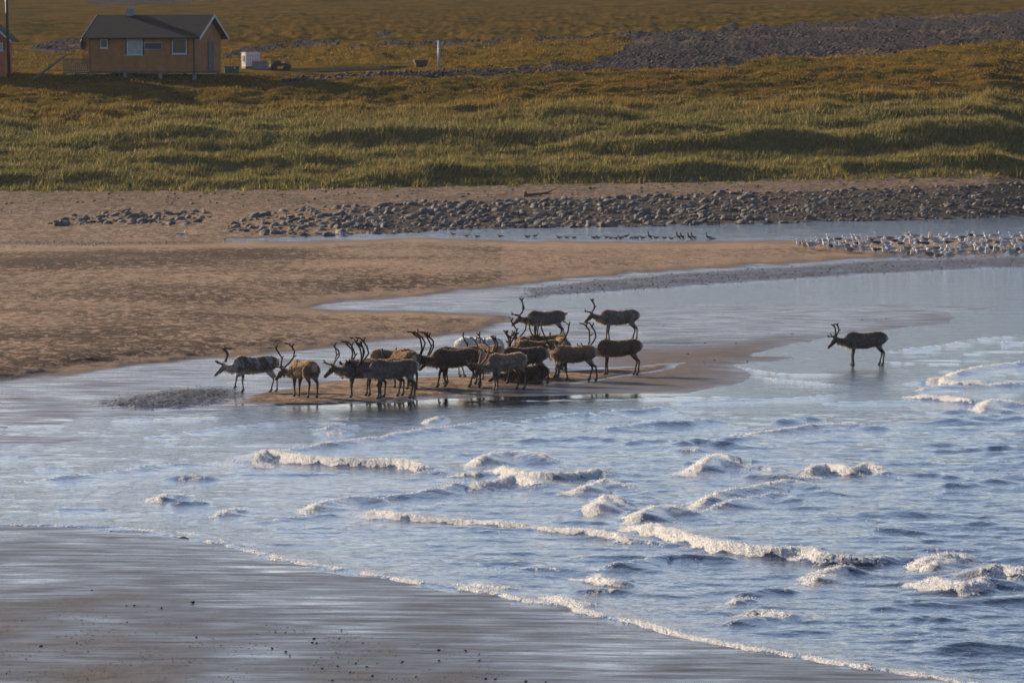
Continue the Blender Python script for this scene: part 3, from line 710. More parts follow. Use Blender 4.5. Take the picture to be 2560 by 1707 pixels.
def deer_shape(np_=8, ny=0, hp=-48, hy=0, legs=None, lying=False, fat=1.0, tail_up=False):
    """closed tubes of one reindeer, heading +x, hooves at z=0; fused by a voxel remesh"""
    mb = MB(); dz = -0.50 if lying else 0.0
    st = [(-.60, .84, .76, .04), (-.575, .90, .69, .095), (-.51, .955, .645, .145), (-.40, .99, .605, .178), (-.26, .985, .560, .192), (-.10, .958, .520, .205), (.06, .945, .497, .208), (.20, .952, .487, .198),
          (.32, .982, .490, .178), (.41, .99, .505, .155), (.50, .95, .540, .125), (.57, .88, .59, .09), (.61, .83, .65, .045)]
    n = 14; vs = []; fs = []
    for x, zt, zb, hw in st:
        zc = (zt + zb) / 2; hz = (zt - zb) / 2
        for k in range(n):
            a = 2 * math.pi * k / n
            ca, sa = math.cos(a), math.sin(a)
            wv = hw * fat * (1.0 if sa < 0.3 else 1 - 0.35 * (sa - 0.3))
            vs.append((x, math.copysign(abs(ca) ** 0.9, ca) * wv, zc + math.copysign(abs(sa) ** 0.92, sa) * hz + dz))
    m = len(st)
    for i in range(m - 1):
        for k in range(n):
            k2 = (k + 1) % n
            fs.append((i * n + k, i * n + k2, (i + 1) * n + k2, (i + 1) * n + k))
    fs.append(tuple(range(n - 1, -1, -1))); fs.append(tuple((m - 1) * n + k for k in range(n)))
    mb.add(vs, fs)
    # neck
    B = Vector((.40, 0, .775 + dz)); a = R(np_); yw = R(ny)
    pts = [B]; rr = [(.12, .20)]
    L = .45
    for t, rl, rv in ((.28, .098, .158), (.55, .080, .120), (.80, .070, .096), (1.0, .066, .085)):
        yy = yw * t
        p = Vector((.40, 0, .775 + dz)) + rotz(Vector((math.cos(a) * L * t, 0, math.sin(a) * L * t - .05 * math.sin(math.pi * t))), yy * 0.8)
        pts.append(p); rr.append((rl, rv))
    mb.tube(pts, rr, 12)
    # mane under the throat
    mp = [pts[i] + Vector((0, 0, -.07 - .02 * (i == 1))) for i in (0, 1, 2, 3)]
    mb.tube(mp, [.085, .07, .055, .035], 8)
    E = pts[-1]
    # head
    hd = vdir(R(hp), yw + R(hy)); side = Vector((-math.sin(yw + R(hy)), math.cos(yw + R(hy)), 0)); up = hd.cross(side) * -1
    if up.z < 0: up = -up
    h0 = E + up * 0.02
    mb.tube([h0 - hd * .07, h0 - hd * .02, h0 + hd * .06, h0 + hd * .15, h0 + hd * .24, h0 + hd * .315, h0 + hd * .35],
            [(.06, .07), (.08, .095), (.08, .10), (.066, .085), (.048, .062), (.046, .055), (.030, .036)], 10)
    # ears
    for s_ in (-1, 1):
        e0 = h0 + side * s_ * .065 + up * .06 - hd * .02
        e1 = e0 + side * s_ * .09 + up * .04 - hd * .07
        mb.tube([e0, e0.lerp(e1, .5), e1], [.026, .032, .008], 6)
    # tail
    t0 = Vector((-.57, 0, .875 + dz))
    t1 = t0 + (Vector((-.13, 0, .035)) if tail_up else Vector((-.055, 0, -.13)))
    mb.tube([t0 + Vector((.06, 0, 0)), t0, t0.lerp(t1, .55), t1], [.05, .05, .042, .014], 7)
    # legs
    lg = legs or {}
    feet = []
    for key, sx, sy in (('fl', 1, 1), ('fr', 1, -1), ('hl', -1, 1), ('hr', -1, -1)):
        o, lift = lg.get(key, (0.0, 0.0))
        if lying:
            y = sy * .15
            if sx > 0:
                mb.tube([(.33, y * .7, .62 + dz), (.38, y, .555 + dz), (.55, y * 1.1, .535 + dz), (.36, y * 1.25, .53 + dz), (.24, y * 1.2, .53 + dz)], [.09, .06, .036, .03, .03], 8)
            else:
                mb.tube([(-.38, y * .7, .66 + dz), (-.16, y * 1.2, .57 + dz), (-.42, y * 1.4, .54 + dz), (-.20, y * 1.6, .53 + dz)], [.13, .075, .034, .03], 8)
            continue
        if sx > 0:
            y = sy * .095
            if lift > 0:
                kn = Vector((.46 + o * .5, y, .36 + lift * .35)); ft = Vector((.44 + o, y, .075 + lift)); toe = ft + Vector((.02, 0, -.075))
            else:
                kn = Vector((.365 + o * .55, y, .315)); ft = Vector((.355 + o * .95, y, .085)); toe = Vector((.375 + o, y, .0))
            mb.tube([(.36, y * .85, .74), (.355, y * 1.05, .62), (.345 + o * .1, y, .50), kn + Vector((-.008, 0, .05)), kn, kn + Vector((0, 0, -.04)), ft + Vector((0, 0, .06)), ft],
                    [(.07, .11), (.065, .105), (.055, .072), (.036, .043), (.036, .043), (.029, .032), (.024, .026), (.031, .033)], 9)
        else:
            y = sy * .10
            hk = Vector((-.515 + o * .6, y, .375)); ft = Vector((-.475 + o * .95, y, .09)); toe = Vector((-.445 + o, y, .0))
            mb.tube([(-.40, y * .8, .82), (-.40, y * 1.1, .70), (-.355 + o * .15, y * 1.1, .575), (-.43 + o * .4, y, .47), hk + Vector((.005, 0, .02)), hk + Vector((.006, 0, -.05)), ft + Vector((-.004, 0, .06)), ft],
                    [(.085, .15), (.10, .17), (.078, .115), (.050, .062), (.034, .046), (.028, .036), (.025, .028), (.032, .034)], 9)
        # dew claws and splayed hoof
        mb.tube([ft + Vector((0, 0, .01)), ft.lerp(toe, .55) + Vector((.012, 0, 0)), toe + Vector((.022, 0, .004))], [(.034, .034), (.042, .040), (.046, .050)], 8)
        mb.tube([ft + Vector((-.02, 0, 0)), ft + Vector((-.055, 0, -.035))], [.016, .010], 5)
        feet.append(toe)
    return mb, dict(h0=h0, hd=hd, side=side, up=up, yaw=yw + R(hy), hp=R(hp), dz=dz, E=E)

def hash3(v, sc, seed):
    return fbm(v[:, 0] * sc + v[:, 1] * sc * 0.7 + 13.1 * seed, v[:, 2] * sc + v[:, 1] * sc * 0.9 + 7.7 * seed, 3, seed)
PAL = {  # back, flank, belly, neck, legs, mane
    'dark': ((.080, .054, .040), (.100, .074, .058), (.17, .14, .12), (.080, .058, .046), (.060, .045, .038), (.42, .36, .31)),
    'brown': ((.125, .080, .050), (.125, .088, .064), (.20, .165, .14), (.100, .072, .054), (.075, .055, .044), (.45, .39, .33)),
    'tan': ((.21, .140, .088), (.17, .122, .088), (.24, .20, .17), (.140, .104, .078), (.095, .070, .054), (.50, .44, .38)),
    'grey': ((.120, .092, .072), (.155, .132, .118), (.26, .23, .21), (.120, .098, .084), (.085, .066, .056), (.54, .49, .44)),
    'white': ((.66, .62, .57), (.62, .58, .54), (.60, .56, .52), (.60, .56, .52), (.40, .35, .31), (.68, .64, .60)),
    'mottled': ((.105, .070, .048), (.14, .11, .095), (.46, .42, .38), (.36, .32, .29), (.20, .17, .145), (.50, .46, .42)),
}
def deer_colours(V, nn, info, pal, seed, mottle):
    bk, fl, be, nk, lg, mn = (np.array(c) for c in PAL[pal])
    x, y, z = V[:, 0], V[:, 1], V[:, 2] - info['dz']
    t = np.clip((z - .50) / .48, 0, 1)[:, None]
    n1 = hash3(V, 5, seed)[:, None]; n2 = hash3(V, 11, seed + 3)[:, None]
    c = be + (fl - be) * sstep(.02, .28, t + .12 * n1) 
    c = c + (bk - c) * sstep(.50, .95, t + .2 * n1)
    nkm = sstep(.44, .62, x + .1 * n1[:, 0])[:, None]
    c = c + (nk - c) * nkm
    # pale mane under the neck
    under = (sstep(.44, .56, x) * sstep(.92, .82, x) * sstep(-.35, -.80, nn[:, 2] + .35 * n2[:, 0]) * (z > .50))[:, None]
    c = c + (mn - c) * 0.75 * under * (np.abs(n1) * 0.4 + 0.7)
    legm = sstep(.54, .44, z)[:, None] if info['dz'] == 0 else np.zeros((len(V), 1))
    c = c + (lg - c) * legm
    hoof = sstep(.045, .02, z)[:, None] if info['dz'] == 0 else np.zeros((len(V), 1))
    sock = (sstep(.13, .09, z) * sstep(.035, .06, z))[:, None] if info['dz'] == 0 else np.zeros((len(V), 1))
    c = c + (mn * 0.55 - c) * 0.55 * sock
    c = c + (np.array((.02, .017, .015)) - c) * hoof
    # head
    rel = V - np.array(info['h0']); al = rel @ np.array(info['hd']); rd = np.linalg.norm(rel - al[:, None] * np.array(info['hd']), axis=1)
    hm = (sstep(-.05, .04, al) * (rd < .14) * (x > .55))[:, None]
    hc = lg * 1.05 + (nk - lg) * 0.35
    c = c + (hc - c) * hm
    muz = (sstep(.29, .33, al) * (rd < .1))[:, None]
    c = c + (mn * 0.6 - c) * 0.6 * muz
    eye = ((np.abs(al - .10) < .022) & (rd < .12) & (np.abs(rel @ np.array(info['up']) - .035) < .02) & (np.abs(rel @ np.array(info['side'])) > .045))
    c[eye] = (.01, .008, .007)
    # pale rump patch and tail
    rp = (sstep(-.545, -.60, x + .02 * n2[:, 0]) * sstep(.60, .70, z))[:, None]
    c = c + (mn - c) * 0.65 * rp
    if mottle:
        mk = sstep(.02, .16, hash3(V, 4.2, seed + 9) + 0.6 * hash3(V, 13, seed + 5))[:, None] * (1 - hm)
        c = c + (mn * 0.72 - c) * mottle * mk
    return np.clip(c * (1 + .16 * n2), 0.004, 0.85)

def antler_mesh(info, s_, size, spread, seed, name, dark):
    rg = random.Random(seed * 7 + (1 if s_ > 0 else 2))
    fwd = Vector((math.cos(info['yaw']), math.sin(info['yaw']), 0)); sd = info['side'] * s_; up = Vector((0, 0, 1))
    tilt = (info['hp'] + R(45)) * 0.75
    f2 = fwd * math.cos(tilt) + up * math.sin(tilt); u2 = up * math.cos(tilt) - fwd * math.sin(tilt)
    b0 = info['h0'] + info['up'] * .075 + info['side'] * s_ * .04 + info['hd'] * .0
    def W(x, y, z): return b0 + f2 * (x * size) + sd * (y * spread * size) + u2 * (z * size)
    j = lambda a: rg.uniform(-a, a)
    mb = MB(); th = 0.90 + 0.1 * size
    beam = [(0, 0, -.03), (-.055, .04, .06), (-.13 + j(.02), .11, .17), (-.185 + j(.03), .19, .31), (-.165 + j(.03), .245, .46), (-.085 + j(.03), .26 + j(.03), .58), (.0 + j(.03), .24 + j(.03), .665 + j(.03))]
    mb.tube([W(*p) for p in beam], [.026 * th, .025 * th, .023 * th, .022 * th, .022 * th, .024 * th, .017], 7)
    # blunt crown prongs
    e = beam[5]
    mb.tube([W(*e), W(e[0] - .035, e[1], e[2] + .07), W(e[0] - .05 + j(.02), e[1], e[2] + .11 + j(.02))], [.022 * th, .020 * th, .014], 6)
    if size > 0.9:
        mb.tube([W(*beam[6]), W(beam[6][0] + .06, beam[6][1] - .03, beam[6][2] + .0), W(beam[6][0] + .10 + j(.02), beam[6][1] - .04, beam[6][2] + .03)], [.019 * th, .018 * th, .013], 6)
    if rg.random() < 0.35:
        mb.tube([W(*beam[3]), W(-.235, .20, .34), W(-.265, .20, .37)], [.017, .015, .011], 6)
    # one forward tine with a forked end
    bz = [(-.045, .03, .05), (.06, .05, .055 + j(.02)), (.17 + j(.03), .06, .085 + j(.03))]
    mb.tube([W(*p) for p in bz], [.022 * th, .020 * th, .018 * th], 6)
    e = bz[-1]
    mb.tube([W(*e), W(e[0] + .05, e[1] + .02, e[2] + .05), W(e[0] + .065, e[1] + .03, e[2] + .085)], [.019 * th, .017 * th, .013], 6)
    if s_ > 0 or size > 1.1:
        mb.tube([W(*e), W(e[0] + .06, e[1] - .02, e[2] - .005), W(e[0] + .09, e[1] - .02, e[2] + .005)], [.019 * th, .017 * th, .013], 6)
    me = mb.mesh(name, M_VELVET, True)
    n = len(me.vertices); co = np.empty(n * 3, np.float32); me.vertices.foreach_get('co', co); co = co.reshape(-1, 3)
    base = np.array((.045, .030, .022) if dark else (.20, .155, .115))
    hgt = np.clip((co[:, 2] - co[:, 2].min()) / (np.ptp(co[:, 2]) + 1e-6), 0, 1)[:, None]
    cc = base * (1.15 - .3 * hgt)
    at = me.attributes.new('COL', 'FLOAT_COLOR', 'POINT'); c4 = np.ones((n, 4), np.float32); c4[:, :3] = cc; at.data.foreach_set('color', c4.ravel())
    return me

def hair_mesh(V, Nn, C, seed, info, n=4600):
    """short outstanding coat hair, one sliver each"""
    rg = np.random.RandomState(seed)
    z = V[:, 2] - info['dz']
    ok = np.where((z > .50) & (V[:, 0] < .86))[0]
    i = ok[rg.randint(0, len(ok), n)]
    p = V[i]; nn = Nn[i]
    back = np.array((-.75, 0, -.35)) + rg.normal(0, .25, (n, 3))
    d = nn * 0.75 + back * 0.6; d /= np.linalg.norm(d, axis=1)[:, None]
    mane = ((V[i, 0] > .45) & (nn[:, 2] < -.1) & (V[i, 0] < .84))
    Lh = rg.uniform(.020, .052, n) * np.where(mane, 2.6, 1.0)
    d[mane] = np.array((-.1, 0, -1.0)) + rg.normal(0, .15, (mane.sum(), 3))
    sdv = np.cross(d, nn + rg.normal(0, .5, (n, 3))); sdv /= (np.linalg.norm(sdv, axis=1)[:, None] + 1e-6)
    wd = rg.uniform(.005, .010, n)[:, None]
    q = p - nn * .004
    Vt = np.stack([q - sdv * wd, q + sdv * wd, q + d * Lh[:, None]], 1).reshape(-1, 3)
    Ct = np.repeat(np.clip(C[i] * rg.uniform(1.2, 1.9, (n, 1)) + np.array((.05, .038, .028)) * (1 + 2.2 * np.clip(nn[:, 2:3], 0, 1)), 0, .9), 3, 0)  # upward hair paler: back-lit rim light painted into its colour
    return mesh_np('coat_hair', Vt, np.arange(3 * n).reshape(-1, 3), M_HAIR, False, None, Ct)

_dg = None
def fuse(mb, name, mat, voxel):
    me = mb.mesh(name)
    o = bpy.data.objects.new('_tmp', me); COL.objects.link(o)
    m1 = o.modifiers.new('r', 'REMESH'); m1.mode = 'VOXEL'; m1.voxel_size = voxel; m1.use_smooth_shade = True
    m2 = o.modifiers.new('s', 'SMOOTH'); m2.factor = 0.5; m2.iterations = 3
    dg = bpy.context.evaluated_depsgraph_get()
    ev = o.evaluated_get(dg)
    r = bpy.data.meshes.new_from_object(ev)
    bpy.data.objects.remove(o); bpy.data.meshes.remove(me)
    r.name = name
    r.materials.clear(); r.materials.append(mat)
    n = len(r.vertices); co = np.empty(n * 3, np.float32); r.vertices.foreach_get('co', co); co = co.reshape(-1, 3)
    nn = np.empty(n * 3, np.float32); r.vertices.foreach_get('normal', nn); nn = nn.reshape(-1, 3)
    return r, co, nn

def reindeer(px, py, heading, label, pal='brown', scale=1.0, size=1.0, spread=1.0, dark=True, mottle=0.0, seed=1, antlers=2, z_off=0.0, **pose):
    mb, info = deer_shape(**pose)
    me, co, nn = fuse(mb, 'body', M_COAT, 0.0185)
    # shaggy unevenness of the moulting coat
    co64 = co.astype(float)
    sh = (hash3(co64, 9, seed + 20) * .014) * sstep(.42, .6, co64[:, 2] - info['dz'])
    co64 = co64 + nn * sh[:, None]
    me.vertices.foreach_set('co', co64.astype(np.float32).ravel()); me.update()
    C = deer_colours(co64, nn.astype(float), info, pal, seed, mottle)
    at = me.attributes.new('COL', 'FLOAT_COLOR', 'POINT'); c4 = np.ones((len(co), 4), np.float32); c4[:, :3] = C; at.data.foreach_set('color', c4.ravel())
    me.polygons.foreach_set('use_smooth', np.ones(len(me.polygons), bool))
    p = P(px, py)
    p.z = max(p.z, -0.03) + z_off
    rt = empty('reindeer', p, R(heading))
    rt.scale = (scale, scale, scale)
    tag(rt, label, 'reindeer', 'reindeer herd on the wet sand')
    obj('body', me, rt)
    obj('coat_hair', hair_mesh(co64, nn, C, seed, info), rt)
    for s_ in ((1, -1) if antlers == 2 else (1,)):
        obj('antler', antler_mesh(info, s_, size, spread, seed, 'antler', dark), rt)
    return rt

WALK = dict(fl=(.10, .10), fr=(-.02, 0), hl=(.05, 0), hr=(-.10, 0))
STAND = dict(fl=(.03, 0), fr=(-.03, 0), hl=(-.04, 0), hr=(.05, 0))
STAND2 = dict(fl=(-.02, 0), fr=(.06, 0), hl=(.06, 0), hr=(-.07, 0))
STRIDE = dict(fl=(.10, 0), fr=(-.12, 0), hl=(-.16, 0), hr=(.08, 0))
HERD = [
 # px, py, heading, label, options
 (639, 981, 181, 'mottled white and brown reindeer walking head down, leftmost of the herd', dict(pal='mottled', mottle=.75, size=.72, spread=.7, np_=-14, hp=-42, legs=WALK, hy=8, seed=1, scale=.97)),
 (760, 992, 122, 'brown reindeer turned away, long antler reaching out left, second from the left', dict(pal='tan', size=1.0, spread=1.5, np_=-16, ny=30, hp=-45, legs=STAND2, seed=2, scale=.95)),
 (912, 993, 197, 'reindeer with pale slender antlers looking left, left end of the main group', dict(pal='grey', size=.9, spread=1.1, dark=False, np_=-2, hp=-45, ny=10, legs=STAND, hy=-22, seed=3, scale=.98)),
 (957, 990, 182, 'dark faced reindeer standing behind the big front bull', dict(pal='brown', size=.95, spread=.9, np_=-8, hp=-50, legs=STAND2, hy=10, seed=4, scale=.98)),
 (985, 997, 181, 'big grey brown bull in front, tall dark antlers over the water edge', dict(pal='grey', mottle=.12, size=1.1, spread=1.0, np_=-7, hp=-46, legs=STAND, hy=-14, seed=5, scale=1.02)),
 (983, 965, 178, 'tan backed reindeer half hidden behind the big front bull', dict(pal='tan', size=.8, np_=-25, hp=-55, legs=STAND, seed=6)),
 (1010, 971, 118, 'dark brown reindeer seen from behind beside the tan backed one', dict(pal='brown', size=.7, np_=-38, hp=-60, legs=STAND2, seed=7)),
 (1139, 968, 186, 'very dark reindeer with branching antlers, head low, left of centre', dict(pal='dark', size=1.0, spread=.85, np_=-6, hp=-64, legs=STRIDE, hy=-16, seed=8, scale=1.04)),
 (1150, 961, 180, 'reindeer with lowered dark head behind the very dark one', dict(pal='brown', size=1.0, spread=.8, np_=-22, hp=-48, legs=STAND, hy=12, seed=9, scale=1.03)),
 (1200, 942, 8, 'white reindeer at the back of the herd', dict(pal='white', size=.85, np_=-38, hp=-60, legs=STAND, seed=10, scale=1.10)),
 (1224, 951, 128, 'patchy brown reindeer turned away in front of the white one', dict(pal='tan', mottle=.35, size=.9, np_=-20, hp=-50, legs=STAND2, seed=11, scale=.98)),
 (1268, 974, 216, 'shaggy tan reindeer in front with head bent low, wide curved antlers', dict(pal='tan', mottle=.45, size=1.12, spread=1.15, dark=False, np_=-24, ny=-14, hp=-52, legs=STAND, seed=12, scale=.98)),
 (1313, 959, 176, 'dark reindeer stepping over the one lying down', dict(pal='dark', size=.75, spread=.8, np_=-8, hp=-45, legs=STRIDE, hy=14, seed=13, scale=1.0)),
 (1318, 955, 186, 'dark brown reindeer lying on the sand', dict(pal='dark', size=.6, np_=-10, hp=-40, lying=True, seed=14, scale=.95)),
 (1348, 944, 174, 'brown reindeer with a light rump behind the stepping one', dict(pal='brown', size=.8, np_=-20, hp=-50, legs=STAND, hy=10, seed=15, scale=1.04)),
 (1366, 853, 180, 'far grey brown reindeer with antlers swept high, left of the far pair', dict(pal='grey', size=.90, spread=.3, np_=-8, hp=-42, legs=STAND, seed=16, tail_up=True, scale=.98)),
 (1549, 852, 181, 'far shaggy grey reindeer with upright antlers, right of the far pair', dict(pal='grey', mottle=.3, size=.68, spread=.4, np_=2, hp=-44, legs=STAND2, seed=17)),
 (1316, 925, 72, 'brown reindeer seen from behind with dark palmed antlers', dict(pal='brown', size=.85, spread=.5, np_=6, hp=-35, legs=STAND, seed=18, scale=.97)),
 (1366, 921, 168, 'dark brown reindeer hidden in the middle with one hooked antler', dict(pal='brown', size=.95, spread=1.2, np_=-2, hp=-45, legs=STAND, hy=-20, seed=19, scale=.97)),
 (1402, 926, 96, 'tan rumped reindeer facing away at the back of the group', dict(pal='tan', size=.7, np_=-30, hp=-55, legs=STAND2, seed=20, scale=.95)),
 (1438, 952, 168, 'grey bellied reindeer at the right front, head turned away, heavy antlers', dict(pal='tan', size=1.15, spread=1.15, np_=2, ny=-62, hp=-35, legs=STRIDE, seed=21, scale=.98)),
 (1549, 937, 180, 'brown reindeer with a pale belly at the right end of the group', dict(pal='brown', size=1.05, spread=1.0, np_=-14, hp=-48, legs=STAND, hy=18, seed=22, scale=1.0)),
 (2164, 951, 180, 'lone grey brown reindeer standing in shallow water apart from the herd', dict(pal='grey', size=.60, spread=1.1, np_=-3, hp=-48, legs=dict(fl=(.0, 0), fr=(.03, 0), hl=(-.02, 0), hr=(.06, 0)), hy=-18, seed=23, scale=1.0)),
]
for px_, py_, hd_, lb_, kw_ in HERD:
    reindeer(px_, py_, hd_, lb_, **kw_)

# ------------------------------------------------------------------ birds
M_BIRD = attr_mat('bird_plumage', 0.8, 0.0, 30.0, 0.2, 0.12)
def bird_mesh(name, kind, neck=0.0, tilt=0.0, sit=False):
    """one gull or duck, about 0.55 m long, heading +x, feet at z=0"""
    mb = MB(); leg = 0.0 if sit else 0.11
    zb = 0.115 + leg
    body = [(-.30, .035, .012, .02), (-.22, .03, .035, .03), (-.12, .01, .075, .065), (0, 0, .098, .090), (.09, .005, .10, .095), (.15, .03, .075, .078), (.185, .055, .05, .055)]
    n = 9; vs = []; fs = []
    for x, dz, ry, rz in body:
        for k in range(n):
            a = 2 * math.pi * k / n
            vs.append((x, math.cos(a) * ry, zb + dz + x * tilt + math.sin(a) * rz))
    m = len(body)
    for i in range(m - 1):
        for k in range(n):
            k2 = (k + 1) % n; fs.append((i * n + k, i * n + k2, (i + 1) * n + k2, (i + 1) * n + k))
    fs.append(tuple(range(n - 1, -1, -1))); fs.append(tuple((m - 1) * n + k for k in range(n)))
    mb.add(vs, fs); nb = len(mb.v)
    hx, hz = .20, zb + .135 + neck + .15 * tilt
    mb.tube([(.12, 0, zb + .05), (.165, 0, zb + .09 + neck * .5), (.195, 0, hz), (.235, 0, hz + .012), (.262, 0, hz)], [.065, .048, .048, .042, .02], 8); nh = len(mb.v)
    mb.tube([(.255, 0, hz + .002), (.295, 0, hz - .002), (.318, 0, hz - .012)], [(.012, .014), (.009, .011), .003], 5); nk = len(mb.v)
    for s_ in (-1, 1):   # folded wings reaching past the tail
        mb.tube([(.12, s_ * .07, zb + .05), (.0, s_ * .088, zb + .04), (-.16, s_ * .055, zb + .055), (-.33, s_ * .012, zb + .06)], [(.045, .025), (.07, .028), (.045, .02), (.008, .006)], 7)
    nw = len(mb.v)
    if not sit:
        for s_ in (-1, 1):
            mb.tube([(.01, s_ * .035, zb - .06), (.01, s_ * .035, .012), (.05, s_ * .04, .006)], [.009, .007, .010], 5)
    me = mb.mesh(name, M_BIRD, True)
    co = np.array(mb.v); C = np.zeros((len(co), 3)); ii = np.arange(len(co))
    pal = dict(gull=((.74, .73, .71), (.74, .73, .71), (.30, .31, .33)), darkback=((.72, .71, .69), (.72, .71, .69), (.035, .035, .04)), young=((.34, .30, .26), (.42, .38, .34), (.16, .135, .11)),
               duck=((.20, .17, .145), (.13, .11, .095), (.17, .145, .125)), shag=((.03, .03, .03), (.03, .03, .03), (.035, .033, .03)))[kind]
    C[:] = pal[0]; C[(ii >= nb) & (ii < nh)] = pal[1]; C[(ii >= nk) & (ii < nw)] = pal[2]
    C[(ii < nb) & (co[:, 2] > zb + .05) & (co[:, 0] < .1) & (co[:, 0] > -.2)] = pal[2]
    C[(ii >= nk) & (ii < nw) & (co[:, 0] < -.22)] = (.02, .02, .022)
    C[(ii >= nh) & (ii < nk)] = (.45, .33, .08) if kind in ('gull', 'darkback') else (.05, .045, .04)
    C[ii >= nw] = (.42, .25, .20)
    at = me.attributes.new('COL', 'FLOAT_COLOR', 'POINT'); c4 = np.ones((len(co), 4), np.float32); c4[:, :3] = C; at.data.foreach_set('color', c4.ravel())
    return me
GULLS = {('gull', 0): bird_mesh('gull', 'gull', 0.03, .25), ('gull', 1): bird_mesh('gull', 'gull', 0.0, .0, True), ('gull', 2): bird_mesh('gull', 'gull', 0.06, .55),
         ('darkback', 0): bird_mesh('gull', 'darkback', .02, .2), ('young', 0): bird_mesh('gull', 'young', 0.02, .2), ('young', 1): bird_mesh('gull', 'young', 0.0, .0, True)}
GL = {'gull': ('white gull with grey wings in the dense flock on the sand spit', 'white and grey gulls in the flock'), 'darkback': ('black winged gull in the dense flock on the sand spit', 'black winged gulls in the flock'),
      'young': ('mottled brown young gull in the dense flock on the sand spit', 'brown young gulls in the flock')}
rb = random.Random(11)
def bird(name, me, px, py, rz, label, cat, group=None, sc=1.0, zmin=-0.02):
    p = P(px, py); p.z = max(p.z, zmin)
    o = obj(name, me, None, p, (0, 0, rz)); o.scale = (sc,) * 3
    return tag(o, label, cat, group)
spots = []
def try_spot(x, y, dmin):
    for a, b in spots:
        if ((a - x) / 1.0) ** 2 + ((b - y) * 2.6) ** 2 < dmin ** 2: return False
    spots.append((x, y)); return True
FLOCK = []; k_ = 0
while k_ < 5000 and len(spots) < 132:
    k_ += 1
    t = rb.random() ** 0.75
    x = 1990 + t * 590
    yc = 622 - 0.010 * (x - 1990); hw_ = 8 + 20 * sstep(1990, 2330, x)
    y = yc + rb.uniform(-hw_ * 0.9, hw_)
    if y < 600 or (x > 2300 and y > 650): continue
    if not try_spot(x, y, 13.5): continue
    r_ = rb.random()
    kd = ('gull', rb.choice((0, 0, 1, 2))) if r_ < .72 else (('young', rb.choice((0, 1))) if r_ < .90 else ('darkback', 0))
    me_ = GULLS[kd]; lb_, gp_ = GL[kd[0]]
    FLOCK.append((x, y, kd[0], bird('gull', me_, x, y, R(rb.choice((180, 180, 180, 0, 205, 150, 230, 30)) + rb.uniform(-25, 25)), lb_, 'gull', gp_, rb.uniform(.90, 1.12))))
for x, y, h_, kd, lb_ in ((2372, 652, 185, ('gull', 0), 'gull standing at the wet edge in front of the flock'), (2452, 640, 170, ('gull', 2), 'upright gull at the lower edge of the flock above the shingle'), (2528, 646, 200, ('gull', 0), 'gull at the wet lower right edge of the flock'),
                       (455, 598, 10, ('gull', 0), 'single gull standing alone on the sand at the left end of the channel'), (857, 590, 200, ('gull', 1), 'white gull sitting alone by the rocks at the channel'), (1913, 559, 60, ('gull', 1), 'white gull resting alone on the far river bank')):
    bird('gull', GULLS[kd], x, y, R(h_), lb_, 'gull')
_T = ['first', 'second', 'third', 'fourth', 'fifth', 'sixth', 'seventh', 'eighth', 'ninth', 'tenth', 'eleventh', 'twelfth', 'thirteenth', 'fourteenth', 'fifteenth', 'sixteenth', 'seventeenth', 'eighteenth', 'nineteenth', 'twentieth']
def nth(i): return _T[i] if i < 20 else (('twenty ', 'thirty ', 'forty ')[i // 10 - 2] + _T[i % 10])
for kd_, ph_ in (('darkback', 'black winged gull'), ('young', 'mottled brown young gull')):
    for i_, f_ in enumerate(sorted((f for f in FLOCK if f[2] == kd_), key=lambda f: f[0])):
        f_[3]['label'] = nth(i_) + ' ' + ph_ + ' from the left in the flock on the spit'
_w = sorted((f for f in FLOCK if f[2] == 'gull'), key=lambda f: f[0])
for i_, f_ in enumerate(_w[:16]):
    f_[3]['label'] = nth(i_) + ' white gull from the left end of the flock on the spit'
_rest = sorted(_w[16:], key=lambda f: -f[1])
for i_, f_ in enumerate(sorted(_rest[:16], key=lambda f: f[0])):
    f_[3]['label'] = nth(i_) + ' white gull from the left along the front fringe of the flock'
for i_, f_ in enumerate(sorted(sorted(_rest[16:], key=lambda f: f[1])[:14], key=lambda f: f[0])):
    f_[3]['label'] = nth(i_) + ' white gull from the left along the channel side of the flock'
for i_, f_ in enumerate(_rest[16:]):
    if f_[3]['label'].startswith('white'):
        f_[3]['label'] = 'white gull with grey wings packed in the middle of the flock'
DUCKS = {0: bird_mesh('duck', 'duck', 0.0, 0.05, True), 1: bird_mesh('duck', 'duck', .05, .3), 2: bird_mesh('cormorant', 'shag', .14, .95)}
for i_, (x, y, kd) in enumerate(((1132, 591, 1), (1167, 593, 0), (1193, 594, 0), (1250, 594, 0), (1318, 595, 0), (1338, 596, 1), (1398, 597, 0), (1417, 597, 0), (1434, 597, 0), (1486, 597, 0), (1496, 597, 0), (1516, 597, 0), (1526, 598, 0), (1540, 598, 0), (1552, 598, 0), (1566, 597, 1), (1580, 598, 0), (1592, 598, 0), (1606, 598, 0), (1640, 598, 0), (1661, 598, 0), (1678, 599, 0), (1782, 600, 0))):
    bird('duck', DUCKS[kd], x, y, R(rb.choice((0, 180, 180, 200, 340)) + rb.uniform(-20, 20)), nth(i_) + ' small dark duck from the left in the row along the channel edge', 'duck', 'dark ducks along the channel', rb.uniform(.50, .62))
for i_, (x, y) in enumerate(((1625, 598), (1697, 599), (1706, 599), (1725, 600), (1734, 600), (1771, 600))):
    bird('cormorant', DUCKS[2], x, y, R(rb.choice((180, 200, 20)) + rb.uniform(-15, 15)), nth(i_) + ' upright long necked dark bird from the left on the channel edge', 'cormorant', 'upright dark birds on the channel edge', .6)
